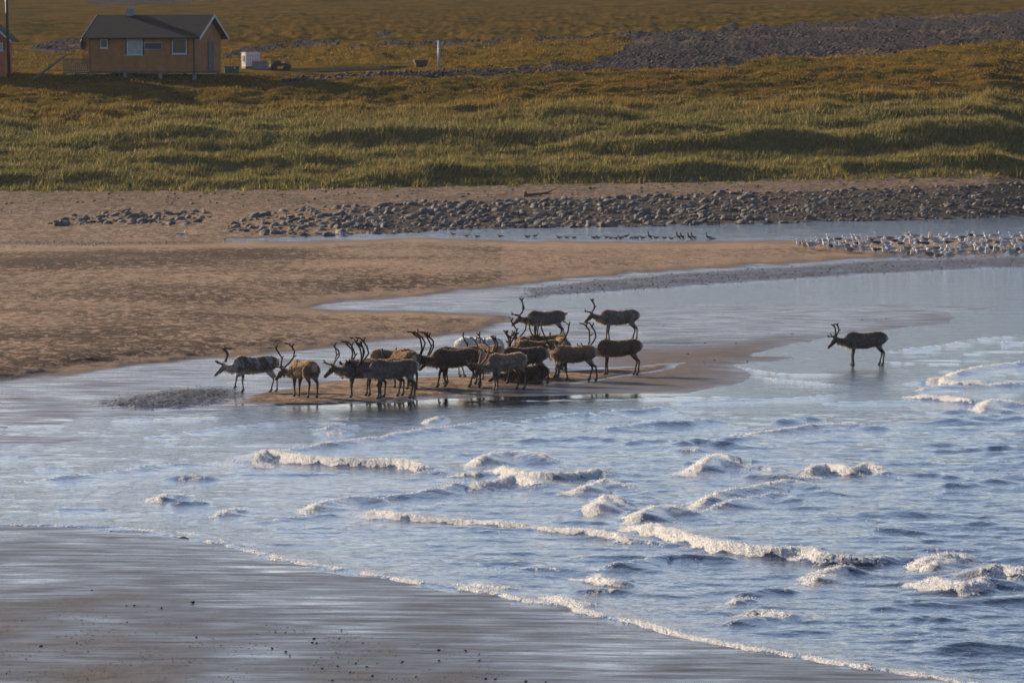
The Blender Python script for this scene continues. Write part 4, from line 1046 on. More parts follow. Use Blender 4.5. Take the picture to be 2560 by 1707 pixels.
# ================================================================== STONES
def rock_material(name, c0, c1, c2, sc=1.1, rough=0.8):
    q = N(name); p = q.pos()
    c = q.ramp(q.noise(p, sc, 3, 0.6), [(0.32, c0), (0.52, c1), (0.74, c2)])
    c = q.mul(c, q.ramp(q.noise(p, sc * 7, 4, 0.6), [(0.3, (.65,) * 3), (0.7, (1.15,) * 3)]))
    return q.fin(c, rough, q.bump(q.noise(p, sc * 6, 4), 0.7, 0.08), spec=0.12)
M_ROCK = rock_material('shore_rock', (.060, .061, .066), (.125, .120, .118), (.280, .228, .175), 2.2)
M_STONE = rock_material('small_stone', (.016, .016, .018), (.040, .037, .039), (.15, .13, .118), 3.0)
M_BLACK = rock_material('black_stone', (.006, .006, .007), (.012, .011, .011), (.022, .020, .019), 5.0, 0.5)
M_PALE = rock_material('pale_pebble', (.20, .16, .13), (.34, .28, .24), (.55, .48, .42), 4.0)
def ico(sub):
    bm = bmesh.new(); bmesh.ops.create_icosphere(bm, subdivisions=sub, radius=1.0)
    bm.verts.ensure_lookup_table()
    V = np.array([v.co[:] for v in bm.verts]); Fc = np.array([[v.index for v in f.verts] for f in bm.faces]); bm.free()
    return V, Fc
ICO1, ICO2 = ico(1), ico(2)
def rock_verts(base, seed):
    V, Fc = base
    rg = np.random.RandomState(seed)
    r = 1 + 0.32 * fbm(V[:, 0] * 1.3 + seed * 3.1 + V[:, 2], V[:, 1] * 1.3 - seed * 1.7 + V[:, 2] * .6, 3, seed)
    W = V * r[:, None]
    for _ in range(9):           # broken, faceted faces
        n = rg.normal(0, 1, 3); n /= np.linalg.norm(n); k = rg.uniform(.36, .78)
        d = W @ n; W = W - np.maximum(d - k, 0)[:, None] * n * 0.9
    return W * np.array((1.0, rg.uniform(.60, .95), rg.uniform(.40, .68)))
ROCKV = [rock_verts(ICO2, 100 + i) for i in range(12)]
ROCKM = [mesh_np('rock', v, ICO2[1], M_ROCK, False) for v in ROCKV]
STONEV = [rock_verts(ICO1, 200 + i) for i in range(8)]
def scatter(name, pts, rad, mat, parent=None, base=ICO1, vs=STONEV, seed=1, sink=0.3, flat=1.0):
    """many small stones joined into one mesh"""
    rg = np.random.RandomState(seed); n = len(pts); nv = len(vs[0])
    pick = rg.randint(0, len(vs), n); ang = rg.uniform(0, 6.283, n)
    A = np.stack(vs)[pick] * rad[:, None, None]
    ca, sa = np.cos(ang)[:, None], np.sin(ang)[:, None]
    X = A[:, :, 0] * ca - A[:, :, 1] * sa; Y = A[:, :, 0] * sa + A[:, :, 1] * ca
    W = np.stack([X, Y, A[:, :, 2] * flat + (rad * (0.5 - sink) * flat)[:, None]], -1) + pts[:, None, :]
    Fc = (base[1][None] + (np.arange(n) * nv)[:, None, None]).reshape(-1, 3)
    o = obj(name, mesh_np(name, W.reshape(-1, 3), Fc, mat, False), parent)
    o['kind'] = 'stuff'
    return o
def sample(poly, n, seed, dens=None):
    rg = np.random.RandomState(seed); P_ = np.array(poly, float)
    out = np.zeros((0, 2))
    while len(out) < n:
        c = np.stack([rg.uniform(P_[:, 0].min(), P_[:, 0].max(), n), rg.uniform(P_[:, 1].min(), P_[:, 1].max(), n)], 1)
        k = sdist(poly, c[:, 0], c[:, 1]) > 0
        if dens is not None: k &= rg.uniform(0, 1, n) < dens(c[:, 0], c[:, 1])
        out = np.concatenate([out, c[k]])
    return out[:n]
def lands(c):
    x, y, z = land_at(c[:, 0], c[:, 1]); return np.stack([x, y, z], 1)
BAND = [(860, 520), (1000, 506), (1150, 503), (1500, 493), (1900, 480), (2300, 467), (2560, 457), (2660, 452), (2660, 537), (2560, 541), (2300, 549), (1900, 560), (1500, 568), (1090, 577), (1000, 585), (905, 588), (820, 560)]
CLUS = [(110, 562), (190, 535), (300, 528), (420, 532), (520, 530), (560, 545), (520, 562), (380, 566), (300, 560), (200, 562), (150, 568)]
CLU2 = [(560, 560), (640, 540), (740, 520), (860, 515), (900, 540), (900, 588), (780, 592), (640, 588), (570, 580)]
far_b = LAND['far_beach']
c1 = sample(BAND, 4200, 1); c2 = sample(CLUS, 260, 2); c3 = sample(CLU2, 340, 3)
rgk = np.random.RandomState(5)
cc = np.concatenate([c1, c2, c3]); pp = lands(cc)
rad = 0.07 + 0.42 * rgk.uniform(0, 1, len(cc)) ** 3.0
rad = rad * np.where(cc[:, 0] > 1900, 0.78, 1.0)
order = np.argsort(-rad); keep = []; cell = {}
for i in order:                       # largest first, keep them from sinking into one another
    gx, gy = int(pp[i, 0] // 1.2), int(pp[i, 1] // 1.2); ok = True
    for ox in (-1, 0, 1):
        for oy in (-1, 0, 1):
            for j in cell.get((gx + ox, gy + oy), ()):
                if (pp[i, 0] - pp[j, 0]) ** 2 + (pp[i, 1] - pp[j, 1]) ** 2 < (0.5 * (rad[i] + rad[j])) ** 2: ok = False
    if ok: keep.append(i); cell.setdefault((gx, gy), []).append(i)
big = keep[:300]; small = np.array(keep[300:])
for n_, i in enumerate(big):
    o = bpy.data.objects.new('rock', ROCKM[n_ % 12]); o.location = (pp[i, 0], pp[i, 1], pp[i, 2] + rad[i] * .06)
    o.rotation_euler = (rgk.uniform(-.35, .35), rgk.uniform(-.35, .35), rgk.uniform(0, 6.28)); o.scale = (rad[i], rad[i], rad[i])
    link(o, far_b)
scatter('small_rocks', pp[small], rad[small], M_ROCK, far_b, ICO2, ROCKV, 7, 0.44)
# loose stones and drift on the upper sand
cb = sample([(-60, 485), (600, 482), (1300, 466), (2000, 452), (2620, 440), (2620, 455), (1900, 478), (1100, 500), (700, 515), (300, 525), (-60, 535)], 420, 9)
scatter('scattered_stones', lands(cb), 0.05 + 0.16 * rgk.uniform(0, 1, 420) ** 3, M_ROCK, far_b, seed=8)
# hill gravel
gp = np.concatenate([sample(GRAVELS[0], 2300, 21), sample(GRAVELS[1], 420, 22), sample(GRAVELS[2], 620, 23), sample(GRAVELS[3], 160, 24), sample(GRAVELS[4], 240, 25), sample(GRAVELS[5], 150, 26), sample(GRAVELS[6], 40, 27)])
gp = gp[(gp[:, 0] > -60) & (gp[:, 0] < 2640)]
scatter('gravel_stones', lands(gp), 0.07 + 0.17 * rgk.uniform(0, 1, len(gp)) ** 2, M_STONE, LAND['gravel_terrace'], seed=10)
# shingle by the lagoon, wet mound, pale pebble strip, grit on the near sand
sp_ = np.concatenate([sample(SHINGLE, 2600, 31), sample(MOUND, 900, 32)]); sp_ = sp_[sp_[:, 0] < 2640]
scatter('shingle_pebbles', lands(sp_), np.where(sp_[:, 1] > 900, 0.5, 1.0) * (0.014 + 0.045 * rgk.uniform(0, 1, len(sp_)) ** 2), M_STONE, LAND['tidal_flat'], seed=11)
pb = sample([(-60, 603), (545, 603), (620, 606), (300, 614), (-60, 622)], 620, 33)
scatter('pale_pebbles', lands(pb), 0.03 + 0.06 * rgk.uniform(0, 1, 620) ** 2, M_PALE, LAND['sand_spit'], seed=12)
gb = sample([(-60, 1500), (500, 1540), (900, 1585), (1250, 1640), (1450, 1720), (-60, 1720)], 1700, 34, lambda x, y: np.clip(0.25 + 1.6 * noise2(x / 160, y / 40, 5), 0.04, 1))
scatter('grit', lands(gb), 0.005 + 0.015 * rgk.uniform(0, 1, 1700) ** 2.5, M_BLACK, LAND['near_beach'], seed=13, flat=0.8)
PEB = [(481, 1508, 2), (403, 1522, 1.6), (336, 1514, 1.2), (316, 1515, .8), (680, 1622, 1.3), (714, 1631, 1.3), (725, 1639, 1.2), (785, 1597, 1.3), (780, 1608, 1.3), (791, 1608, 1.2), (849, 1596, 1), (854, 1576, 1.2), (805, 1671, .9), (843, 1667, 1.3), (491, 1594, 1), (16, 1684, 1), (65, 1648, 1), (230, 1475, .8), (787, 1681, .6), (831, 1702, 1), (689, 1581, .9), (714, 1581, .9),
       (102, 1616, 1.4), (54, 1552, 1), (192, 1608, .8), (889, 1659, 1.1), (875, 1681, 1.2), (917, 1667, 1), (943, 1659, .8), (931, 1691, 1.1), (1005, 1656, 1.4), (989, 1639, .6), (1097, 1626, 1.5), (1164, 1628, 1.3), (1098, 1652, 1), (1198, 1652, 1.1), (1040, 1692, 1), (1214, 1697, 1.3), (1238, 1699, 1.1), (1315, 1705, 1.3), (1364, 1706, 1)]
PEBV = [rock_verts(ICO2, 300 + i) for i in range(5)]; PEBM = [mesh_np('stone', v, ICO2[1], M_BLACK, True) for v in PEBV]
PEB2 = [(2156, 800, 1), (2189, 800, 1), (2202, 801, .8), (2214, 798, 1), (2221, 799, .8), (2334, 780, .9), (1840, 858, 1.2), (1762, 858, 1), (1868, 905, 1.3), (1786, 902, 1.1), (1760, 905, 1), (1762, 911, .7), (1720, 886, 1.1), (1700, 800, .8), (1660, 815, .8), (1740, 836, .7), (1960, 838, .8), (1980, 836, .8), (1945, 838, .8)]
for lst, par, bs in ((PEB, LAND['near_beach'], .026), (PEB2, LAND['tidal_flat'], .036)):
    for n_, (x, y, s_) in enumerate(lst):
        p = P(x, y); o = bpy.data.objects.new('stone', PEBM[n_ % 5]); r_ = bs * s_; o.scale = (r_, r_, r_); o.location = p + Vector((0, 0, r_ * .45)); o.rotation_euler = (0, 0, n_ * 1.3); link(o, par)

# ================================================================== GRASS
def blades(name, n, y0, y1, seed, hmin, hmax, wmin, wmax, label, dune):
    rg = np.random.RandomState(seed)
    px = rg.uniform(-60, 2620, n); yy = y0 + (y1 - y0) * rg.uniform(0, 1, n); py = yy - K(px)
    if dune:
        edge = 478 + fbm(px / 45, px * 0, 3, 77) * 14
        xq, yq, zq = land_at(px, py)
        bare = fbm(xq / 3.0, yq / 2.2, 3, 97) + 0.25 * sstep(450, 478, yy)
        k = (yy < edge + rg.normal(0, 2.0, n)) & ((bare < .30) | (rg.uniform(0, 1, n) < .25))
    else:
        g = np.zeros(n)
        for q_ in GRAVELS:
            g = np.maximum(g, (sdist(q_, px + fbm(px / 40, py / 12, 3, 61) * 30, py + fbm(px / 50, py / 10, 3, 62) * 9, 3.0) > 0) * 1.0)
        hs = ((np.abs(px - 360) < 215) & (py > 168) & (py < 187)) | ((px > 560) & (px < 1000) & (np.abs(py - 175) < 12))
        k = (g < .5) & ~hs
    px, py, yy = px[k], py[k], yy[k]; n = len(px)
    x, y, z = land_at(px, py)
    cl = fbm(x / 2.5, y / 2.5, 3, 91); cl2 = fbm(x / 9, y / 6, 2, 92)
    h = rg.uniform(hmin, hmax, n) * np.clip(0.85 + 1.3 * cl, .25, 1.9)
    wd = rg.uniform(wmin, wmax, n)
    a = rg.uniform(-.6, .6, n)
    lean = np.stack([rg.normal(.18, .34, n) + .5 * fbm(x / 3, y / 3, 2, 96), rg.normal(-.05, .2, n), np.ones(n)], 1)
    b = np.stack([x, y, z - .04], 1)
    s_ = np.stack([np.cos(a), np.sin(a), 0 * a], 1) * wd[:, None]
    V = np.stack([b - s_, b + s_, b + lean * h[:, None]], 1).reshape(-1, 3)
    t = rg.uniform(0, 1, n)
    gcol = np.array((.138, .128, .044)); ycol = np.array((.330, .250, .110)); dcol = np.array((.088, .086, .030)); ocol = np.array((.225, .140, .035))
    mix = np.clip(.35 + 1.2 * cl2 + .5 * (t - .5), 0, 1)[:, None]
    if dune:
        C = gcol + (dcol - gcol) * np.clip(.5 + cl, 0, 1)[:, None] * .6
        C = C + (ycol - C) * (t[:, None] > .80) * .85
        C = C + (ocol - C) * (sstep(330, 285, yy)[:, None]) * mix
    else:
        C = np.array((.165, .098, .026)) + (np.array((.080, .074, .018)) - np.array((.165, .098, .026))) * mix
        C = C + (ycol * np.array((.8, .7, .5)) - C) * (t[:, None] > .85) * .3
    dead = ((fbm(x / 1.7, y / 1.7, 2, 95) > .22) & (t > .3))[:, None]
    C = C + (ycol * .8 - C) * dead * (.7 if dune else .0)
    C = np.clip(C * rg.uniform(.6, 1.3, (n, 1)) * (1.0 if dune else .9), .006, .6)
    me = mesh_np(name, V, np.arange(3 * n).reshape(-1, 3), M_BLADE, False, None, np.repeat(C, 3, 0))
    return tag(obj(name, me), label, 'grass', None, 'stuff')
M_BLADE = attr_mat('grass_blade', 0.8, 0.42, 0.4, 0.03, 0.2)
blades('dune_grass', 150000, 268, 484, 61, .22, .52, .018, .045, 'tall green marram grass on the dune hummocks', True)
blades('hill_grass', 110000, 118, 300, 62, .08, .22, .03, .08, 'short ochre grass on the upper slope', False)

# ================================================================== HUTS AND THEIR YARD
M_OCHRE = plain('ochre_cladding', (.300, .142, .058), .8, .25, 2.0)
M_ORANGE = plain('orange_cladding', (.36, .12, .045), .8, .2, 2.0)
M_ROOF = plain('roof_felt', (.009, .011, .017), .85, .3, 1.5)
M_WHITE = plain('white_trim', (.50, .50, .52), .6, .2, 4.0)
M_GREYW = plain('weathered_wood', (.155, .135, .125), .9, .35, 3.0)
M_DARK = plain('dark_metal', (.022, .022, .026), .5, .3, 5.0)
M_DOOR = plain('grey_blue_paint', (.095, .105, .125), .7, .2, 3.0)
M_SOLAR = plain('solar_cell', (.020, .028, .075), .2, .2, 8.0)
M_CURT = plain('pale_curtain', (.33, .35, .35), .9, .2, 3.0)
M_CONC = plain('concrete', (.20, .19, .19), .9, .3, 5.0)
M_PLAST = plain('white_plastic', (.68, .60, .56), .5, .12, 3.0)
M_GREEN = plain('green_plastic', (.025, .10, .085), .5, .3, 3.0)
M_GREYB = plain('grey_box', (.20, .21, .24), .7, .2, 3.0)
M_RUST = plain('rusty_brown', (.085, .050, .038), .9, .35, 4.0)
M_ORP = plain('orange_paint', (.46, .13, .045), .7, .2, 3.0)
M_STEEL = plain('grey_steel', (.30, .31, .34), .5, .2, 4.0)
M_YEL = plain('yellow_board', (.30, .24, .06), .8, .3, 4.0)
def glass_mat():
    q = N('window_glass'); return q.fin((.035, .035, .032), 0.06, None, ior=1.45)
M_GLASS = glass_mat()
def cladding(mb, x0, x1, z0, z1, y, nrm=-1, pitch=.145, axis='x', gable=None):
    """lapped horizontal boards; axis x: wall along x at depth y, axis y: wall along y at x=y"""
    z = z0
    while z < z1 - 1e-3:
        zt = min(z + pitch, z1); a, b = x0, x1
        if gable:   # narrow towards the ridge
            f = gable(z + pitch * .5); a, b = (x0 + x1) / 2 - f, (x0 + x1) / 2 + f
            if f <= 0.05: break
        o0, o1 = .030, .006
        if axis == 'x':
            vs = [(a, y + nrm * o0, z), (b, y + nrm * o0, z), (b, y + nrm * o1, zt), (a, y + nrm * o1, zt), (a, y - nrm * .05, z), (b, y - nrm * .05, z), (b, y - nrm * .05, zt), (a, y - nrm * .05, zt)]
        else:
            vs = [(y + nrm * o0, a, z), (y + nrm * o0, b, z), (y + nrm * o1, b, zt), (y + nrm * o1, a, zt), (y - nrm * .05, a, z), (y - nrm * .05, b, z), (y - nrm * .05, b, zt), (y - nrm * .05, a, zt)]
        mb.add(vs, [(0, 1, 2, 3), (5, 4, 7, 6), (0, 4, 5, 1), (3, 2, 6, 7), (0, 3, 7, 4), (1, 5, 6, 2)])
        z = zt
def window(parent, x0, x1, z0, z1, pane_mat, y=-.035):
    f = MB(); t = .075
    f.box(x0, x1, y - .03, y + .03, z0, z0 + t).box(x0, x1, y - .03, y + .03, z1 - t, z1).box(x0, x0 + t, y - .028, y + .028, z0 + t, z1 - t).box(x1 - t, x1, y - .028, y + .028, z0 + t, z1 - t)
    o = f.build('window', M_WHITE, parent)
    MB().box(x0 + t, x1 - t, y - .008, y + .006, z0 + t, z1 - t).build('pane', pane_mat, o)
    MB().box(x0 - .05, x1 + .05, y - .075, y - .031, z0 - .05, z0 - .004).build('sill', M_WHITE, o)
    for a, b in ((x0 - .085, x0 - .004), (x1 + .004, x1 + .085)):
        MB().box(a, b, y - .02, y + .02, z0, z1).build('casing', M_DARK, o)
def zrow(py, D): return H + (YH - py) / F * D
# ---- the long hut
D0 = 421.0
base = Vector(((490 - CX) / F * D0, D0, 8.75))
hut = empty('hut', base, R(-19))
tag(hut, 'long ochre wooden hut on short piers with dark roof, wholly in view', 'hut')
L_, W_ = 8.62, 5.0
fz = zrow(180, D0) - base.z + .05; ez = zrow(91, D0) - base.z; rz_ = zrow(38, D0 + 3) - base.z
m = MB(); cladding(m, -L_, 0, fz, ez, 0.0, -1); m.build('front_wall', M_OCHRE, hut)
m = MB(); cladding(m, .06, W_ - .06, fz, ez, 0.0, 1, axis='y'); slope = (rz_ - .12 - ez) / (W_ / 2)
cladding(m, .06, W_ - .06, ez, rz_ - .14, 0.0, 1, axis='y', gable=lambda z: W_ / 2 - (z - ez) / slope); m.build('gable_wall', M_OCHRE, hut)
m = MB(); cladding(m, .06, W_ - .06, fz, ez, -L_, -1, axis='y'); cladding(m, .06, W_ - .06, ez, rz_ - .14, -L_, -1, axis='y', gable=lambda z: W_ / 2 - (z - ez) / slope); m.build('gable_wall', M_OCHRE, hut)
m = MB(); cladding(m, -L_, 0, fz, ez, W_, 1); m.build('back_wall', M_OCHRE, hut)
MB().box(-L_ + .05, -.05, .06, W_ - .06, fz - .14, fz - .004).build('floor_frame', M_GREYW, hut)
# roof: two slabs with eaves
ov, og = .42, .45
def roof(parent, x0, x1, y0, y1, ez, rz, mat, th=.10, name='roof'):
    yc = (y0 + y1) / 2; k = (rz - ez) / (yc - y0 - ov if False else (yc - y0)); mb = MB()
    vs = []
    for x in (x0, x1):
        vs += [(x, y0, ez), (x, yc, rz), (x, y1, ez), (x, y0, ez + th), (x, yc, rz + th), (x, y1, ez + th)]
    mb.add(vs, [(0, 1, 7, 6), (1, 2, 8, 7), (3, 9, 10, 4), (4, 10, 11, 5), (0, 6, 9, 3), (2, 5, 11, 8), (0, 3, 4, 1), (1, 4, 5, 2), (6, 7, 10, 9), (7, 8, 11, 10)])
    return mb.build(name, mat, parent)
rf = roof(hut, -L_ - .35, .50, -ov, W_ + ov, ez - slope * ov + .04, rz_ - .10, M_ROOF)
nb = 28
for i in range(nb):   # battens of the felt
    x = -L_ - .3 + (L_ + .75) * i / (nb - 1)
    mb = MB(); y0, y1 = -ov + .02, W_ / 2 - .02; z0 = ez - slope * ov + .145; z1 = rz_ - .0 + .005
    if i % 3 == 9:
        mb.add([(x - .02, y0, z0), (x + .02, y0, z0), (x + .02, y1, z1), (x - .02, y1, z1), (x - .02, y0, z0 + .025), (x + .02, y0, z0 + .025), (x + .02, y1, z1 + .025), (x - .02, y1, z1 + .025)],
               [(0, 3, 2, 1), (4, 5, 6, 7), (0, 1, 5, 4), (1, 2, 6, 5), (2, 3, 7, 6), (3, 0, 4, 7)]); mb.build('batten', M_ROOF, rf)
for x in (.51, -L_ - .36):   # barge boards
    for ya, yb, za, zb in ((-ov, W_ / 2, ez - slope * ov + .02, rz_ - .12), (W_ / 2, W_ + ov, rz_ - .12, ez - slope * ov + .02)):
        x2 = x + (.03 if x > 0 else -.03)
        MB().add([(x, ya, za - .07), (x2, ya, za - .07), (x2, yb, zb - .07), (x, yb, zb - .07), (x, ya, za + .13), (x2, ya, za + .13), (x2, yb, zb + .13), (x, yb, zb + .13)],
                 [(0, 1, 2, 3), (4, 7, 6, 5), (0, 4, 5, 1), (1, 5, 6, 2), (2, 6, 7, 3), (3, 7, 4, 0)]).build('barge_board', M_WHITE, hut)
cx_ = -6.25
ch = MB().box(cx_ - .26, cx_ + .26, W_ / 2 - .15, W_ / 2 + .35, rz_ - .1, rz_ + .42).build('chimney', M_GREYB, rf)
MB().box(cx_ - .17, cx_ + .17, W_ / 2 - .06, W_ / 2 + .26, rz_ + .424, rz_ + .62).build('chimney_cap', M_STEEL, ch)
kx = L_ / 272.0     # metres along the front per photograph pixel
def fx(px): return -L_ + (px - 218) * kx
def fzr(py): return zrow(py, D0 + 1.4) - base.z
window(hut, fx(249), fx(269), fzr(121), fzr(99), M_GLASS); window(hut, fx(317), fx(357), fzr(138), fzr(97), M_CURT); window(hut, fx(431), fx(469), fzr(136), fzr(97), M_GLASS)
spn = MB().box(fx(362), fx(407), -.10, -.05, fzr(125), fzr(107)).build('solar_panel', M_STEEL, hut)
MB().box(fx(362) + .05, fx(407) - .05, -.106, -.101, fzr(125) + .05, fzr(107) - .05).build('cell_face', M_SOLAR, spn)
dr = MB().box(.035, .075, 2.35, 3.25, fz + .02, fz + 2.15).build('door', M_DOOR, hut)
MB().box(.078, .10, 2.30, 2.345, fz, fz + 2.2).box(.078, .10, 3.255, 3.30, fz, fz + 2.2).box(.078, .10, 2.30, 3.30, fz + 2.203, fz + 2.26).build('door_frame', M_DOOR, dr)
MB().box(.080, .10, 2.38, 2.44, .0, 2.3, rot=None, at=(0, .0, fz - .1)).build('handrail', M_GREYW, dr)
MB().box(-.16, .0, -.09, -.035, fz, ez).build('corner_board', M_OCHRE, hut)
MB().box(-L_, -L_ + .14, -.09, -.035, fz, ez).build('corner_board', M_OCHRE, hut)
MB().tube([(-.22, -.2, ez - .05), (-.10, -.12, ez - .25), (-.08, -.12, fz - .1), (-.06, -.12, fz - .3)], .045, 7).build('downpipe', M_DARK, hut)
for x in (-L_ + .15, -L_ * .66, -L_ * .33, -.15):
    for y in (.15, W_ - .15):
        MB().box(x - .11, x + .11, y - .11, y + .11, -.9, fz - .145).build('pier', M_CONC, hut)
# ---- deck at its left end
deck = empty('deck', base, R(-19)); tag(deck, 'small grey wooden deck with slatted railing at the left end of the long hut', 'deck')
dx0, dx1 = -L_ - 2.05, -L_ - .06
MB().box(dx0, dx1, .1, 2.6, fz - .16, fz - .06).build('platform', M_GREYW, deck)
MB().box(dx0, dx1, .08, .14, fz + .86, fz + .94).build('top_rail', M_GREYW, deck)
MB().box(dx0, dx1, .08, .14, fz + .02, fz + .09).build('bottom_rail', M_GREYW, deck)
for i in range(13):
    x = dx0 + .05 + i * (dx1 - dx0 - .1) / 12
    MB().box(x - .042, x + .042, .045, .076, fz - .02, fz + .92).build('slat', M_GREYW, deck)
for x in (dx0 + .06, (dx0 + dx1) / 2, dx1 - .08):
    MB().box(x - .05, x + .05, .145, .245, -.9, fz - .162).build('post', M_GREYW, deck)
MB().tube([(dx0 + .1, -.1, fz - .1), (dx0 - .5, -.3, -.55)], .06, 6).build('brace', M_GREYW, deck)
# ---- satellite dish on the left gable, orange board beneath it
dish = empty('satellite_dish', base, R(-19)); tag(dish, 'dark satellite dish on the left corner of the long hut', 'satellite dish')
mb = MB(); dc = Vector((-L_ - .42, .25, fzr(110)))
rings = []
for r_, dp in ((.02, .10), (.22, .07), (.40, .02), (.47, -.02)):
    rings.append([dc + Vector((dp + .25 * math.cos(a) * r_, r_ * math.cos(a), r_ * math.sin(a))) for a in [2 * math.pi * k / 18 for k in range(18)]])
vs = [v for r_ in rings for v in r_]; fs = [(i * 18 + k, i * 18 + (k + 1) % 18, (i + 1) * 18 + (k + 1) % 18, (i + 1) * 18 + k) for i in range(3) for k in range(18)] + [tuple(range(18))]
mb.add(vs, fs); do = mb.build('reflector', M_DARK, dish, True)
so_ = do.modifiers.new('t', 'SOLIDIFY'); so_.thickness = .025
MB().tube([dc + Vector((.1, 0, -.05)), dc + Vector((.36, .0, -.2))], .03, 6).build('arm', M_STEEL, dish)
tag(MB().box(dx1 - .55, dx1 - .02, .30, .36, fz + .55, fz + 1.25, at=(0, 0, 0)).build('orange_board', M_ORP, None, loc=base, rot=(0, 0, R(-19))), 'orange board standing on the deck behind the railing', 'board')
# ---- neighbour hut at the left edge
nh = empty('hut', Vector(((-105 - CX) / F * 424, 424, 8.85)), 0)
tag(nh, 'orange hut cut off by the left edge of the picture', 'hut')
n_ez, n_rz, hwid = 3.05, 6.2, 3.55
m = MB(); cladding(m, -hwid, hwid, .15, n_ez, 0, -1); sl2 = (n_rz - n_ez) / hwid
cladding(m, -hwid, hwid, n_ez, n_rz - .1, 0, -1, gable=lambda z: hwid - (z - n_ez) / sl2); m.build('gable_wall', M_ORANGE, nh)
m = MB(); cladding(m, .06, 6, .15, n_ez, hwid, 1, axis='y'); m.build('side_wall', M_ORANGE, nh)
m = MB(); cladding(m, .06, 6, .15, n_ez, -hwid, -1, axis='y'); m.build('side_wall', M_ORANGE, nh)
k_ = sl2
mb = MB(); vs = []
for y in (-.45, 6.4):
    vs += [(-hwid - .5, y, n_ez - .5 * k_ + .03), (0, y, n_rz + .03), (hwid + .5, y, n_ez - .5 * k_ + .03), (-hwid - .5, y, n_ez - .5 * k_ + .15), (0, y, n_rz + .15), (hwid + .5, y, n_ez - .5 * k_ + .15)]
mb.add(vs, [(0, 1, 7, 6), (1, 2, 8, 7), (3, 9, 10, 4), (4, 10, 11, 5), (0, 6, 9, 3), (2, 5, 11, 8), (0, 3, 4, 1), (1, 4, 5, 2), (6, 7, 10, 9), (7, 8, 11, 10)]); mb.build('roof', M_ROOF, nh)
MB().add([(0, -.50, n_rz - .10), (hwid + .52, -.50, n_ez - .5 * k_ - .10), (hwid + .52, -.455, n_ez - .5 * k_ - .10), (0, -.455, n_rz - .10), (0, -.50, n_rz + .08), (hwid + .52, -.50, n_ez - .5 * k_ + .08), (hwid + .52, -.455, n_ez - .5 * k_ + .08), (0, -.455, n_rz + .08)],
         [(0, 1, 2, 3), (4, 7, 6, 5), (0, 4, 5, 1), (1, 5, 6, 2), (2, 6, 7, 3), (3, 7, 4, 0)]).build('barge_board', M_WHITE, nh)
window(nh, 2.55, 3.42, 1.95, 2.55, M_CURT)
for x in (-3.2, 0, 3.2): MB().box(x - .12, x + .12, .1, .34, -.8, .145).build('pier', M_CONC, nh)
# ---- pole at the left edge, post in the yard
p = Vector(((25 - CX) / F * 421.5, 421.5, 8.6)); pole = empty('utility_pole', p); tag(pole, 'tall dark wooden pole in front of the orange hut at the left edge', 'pole')
MB().tube([(0, 0, -.5), (-.12, 0, 3.5), (-.26, 0, 8.0)], [.13, .115, .10], 9).build('shaft', M_DARK, pole, True)
MB().box(-.9, .5, -.06, .06, 7.3, 7.42).build('crossarm', M_DARK, pole)
def yard(px, py, D=None):
    q_ = P(px, py); return q_
p = yard(1097, 172); post = empty('post', p); tag(post, 'single thin grey post standing on the gravel beside the yard', 'post')
MB().tube([(0, 0, -.3), (0, 0, 2.0)], [.085, .08], 8).build('shaft', M_STEEL, post, True)
MB().tube([(0, 0, 2.003), (0, 0, 2.06)], [.10, .06], 8).build('cap', M_STEEL, post, True)
# ---- white caged water tank
p = yard(627, 172); tank = empty('water_tank', p, R(22)); tag(tank, 'white plastic water tank in a steel cage right of the long hut', 'tank')
mb = MB().box(-.58, .58, -.48, .48, .16, 1.22); mb.build('container', M_PLAST, tank)
MB().box(-.60, .60, -.50, .50, .0, .155).build('pallet', M_GREYW, tank)
for i in range(7):
    x = -.6 + i * .2
    for y in (-.50, .50): MB().box(x - .007, x + .007, y - .007, y + .007, .16, 1.26).build('bar', M_STEEL, tank)
for i in range(1, 6):
    y = -.5 + i * 1.0 / 6
    for x in (-.60, .60): MB().box(x - .007, x + .007, y - .007, y + .007, .16, 1.26).build('bar', M_STEEL, tank)
for z in (.4, .68, .96, 1.24):
    MB().box(-.625, .625, -.535, -.513, z - .011, z + .011).box(-.625, .625, .513, .535, z - .011, z + .011).box(-.635, -.613, -.51, .51, z - .011, z + .011).box(.613, .635, -.51, .51, z - .011, z + .011).build('hoop', M_STEEL, tank)
MB().box(-.655, -.638, -.2, .2, .55, .98).build('plate', M_DARK, tank)
# ---- grey box, green trunk, little dark vehicle
p = yard(650, 175); o = empty('crate', p, R(-6)); tag(o, 'pale grey box standing in front of the white tank', 'box')
MB().box(-.55, .55, -.4, .4, 0, .60).build('body', M_GREYB, o); MB().box(-.57, .57, -.42, .42, .604, .66).build('lid', M_GREYB, o)
p = yard(579, 183); o = empty('trunk', p, R(4)); tag(o, 'green plastic trunk on the grass at the hut gable', 'trunk')
MB().box(-.55, .55, -.35, .35, .02, .40).build('body', M_GREEN, o); MB().box(-.57, .57, -.37, .37, .404, .50).build('lid', M_GREEN, o); MB().box(.18, .30, -.40, -.375, .30, .46).build('latch', M_STEEL, o)
p = yard(700, 177); o = empty('quad_bike', p, R(8)); tag(o, 'small dark vehicle with fat wheels beside the grey box', 'vehicle')
MB().box(-.55, .55, -.22, .22, .32, .55).build('body', M_DARK, o)
MB().box(-.45, .05, -.17, .17, .554, .72).build('seat', M_DARK, o)
MB().box(-.75, -.36, -.42, .42, .60, .66).box(.30, .74, -.42, .42, .60, .66).build('mudguard', M_DARK, o)
MB().tube([(.20, -.34, .92), (.26, -.15, .86), (.26, .15, .86), (.20, .34, .92)], .02, 6).tube([(.26, 0, .86), (.36, 0, .56)], .025, 6).build('handlebar', M_DARK, o)
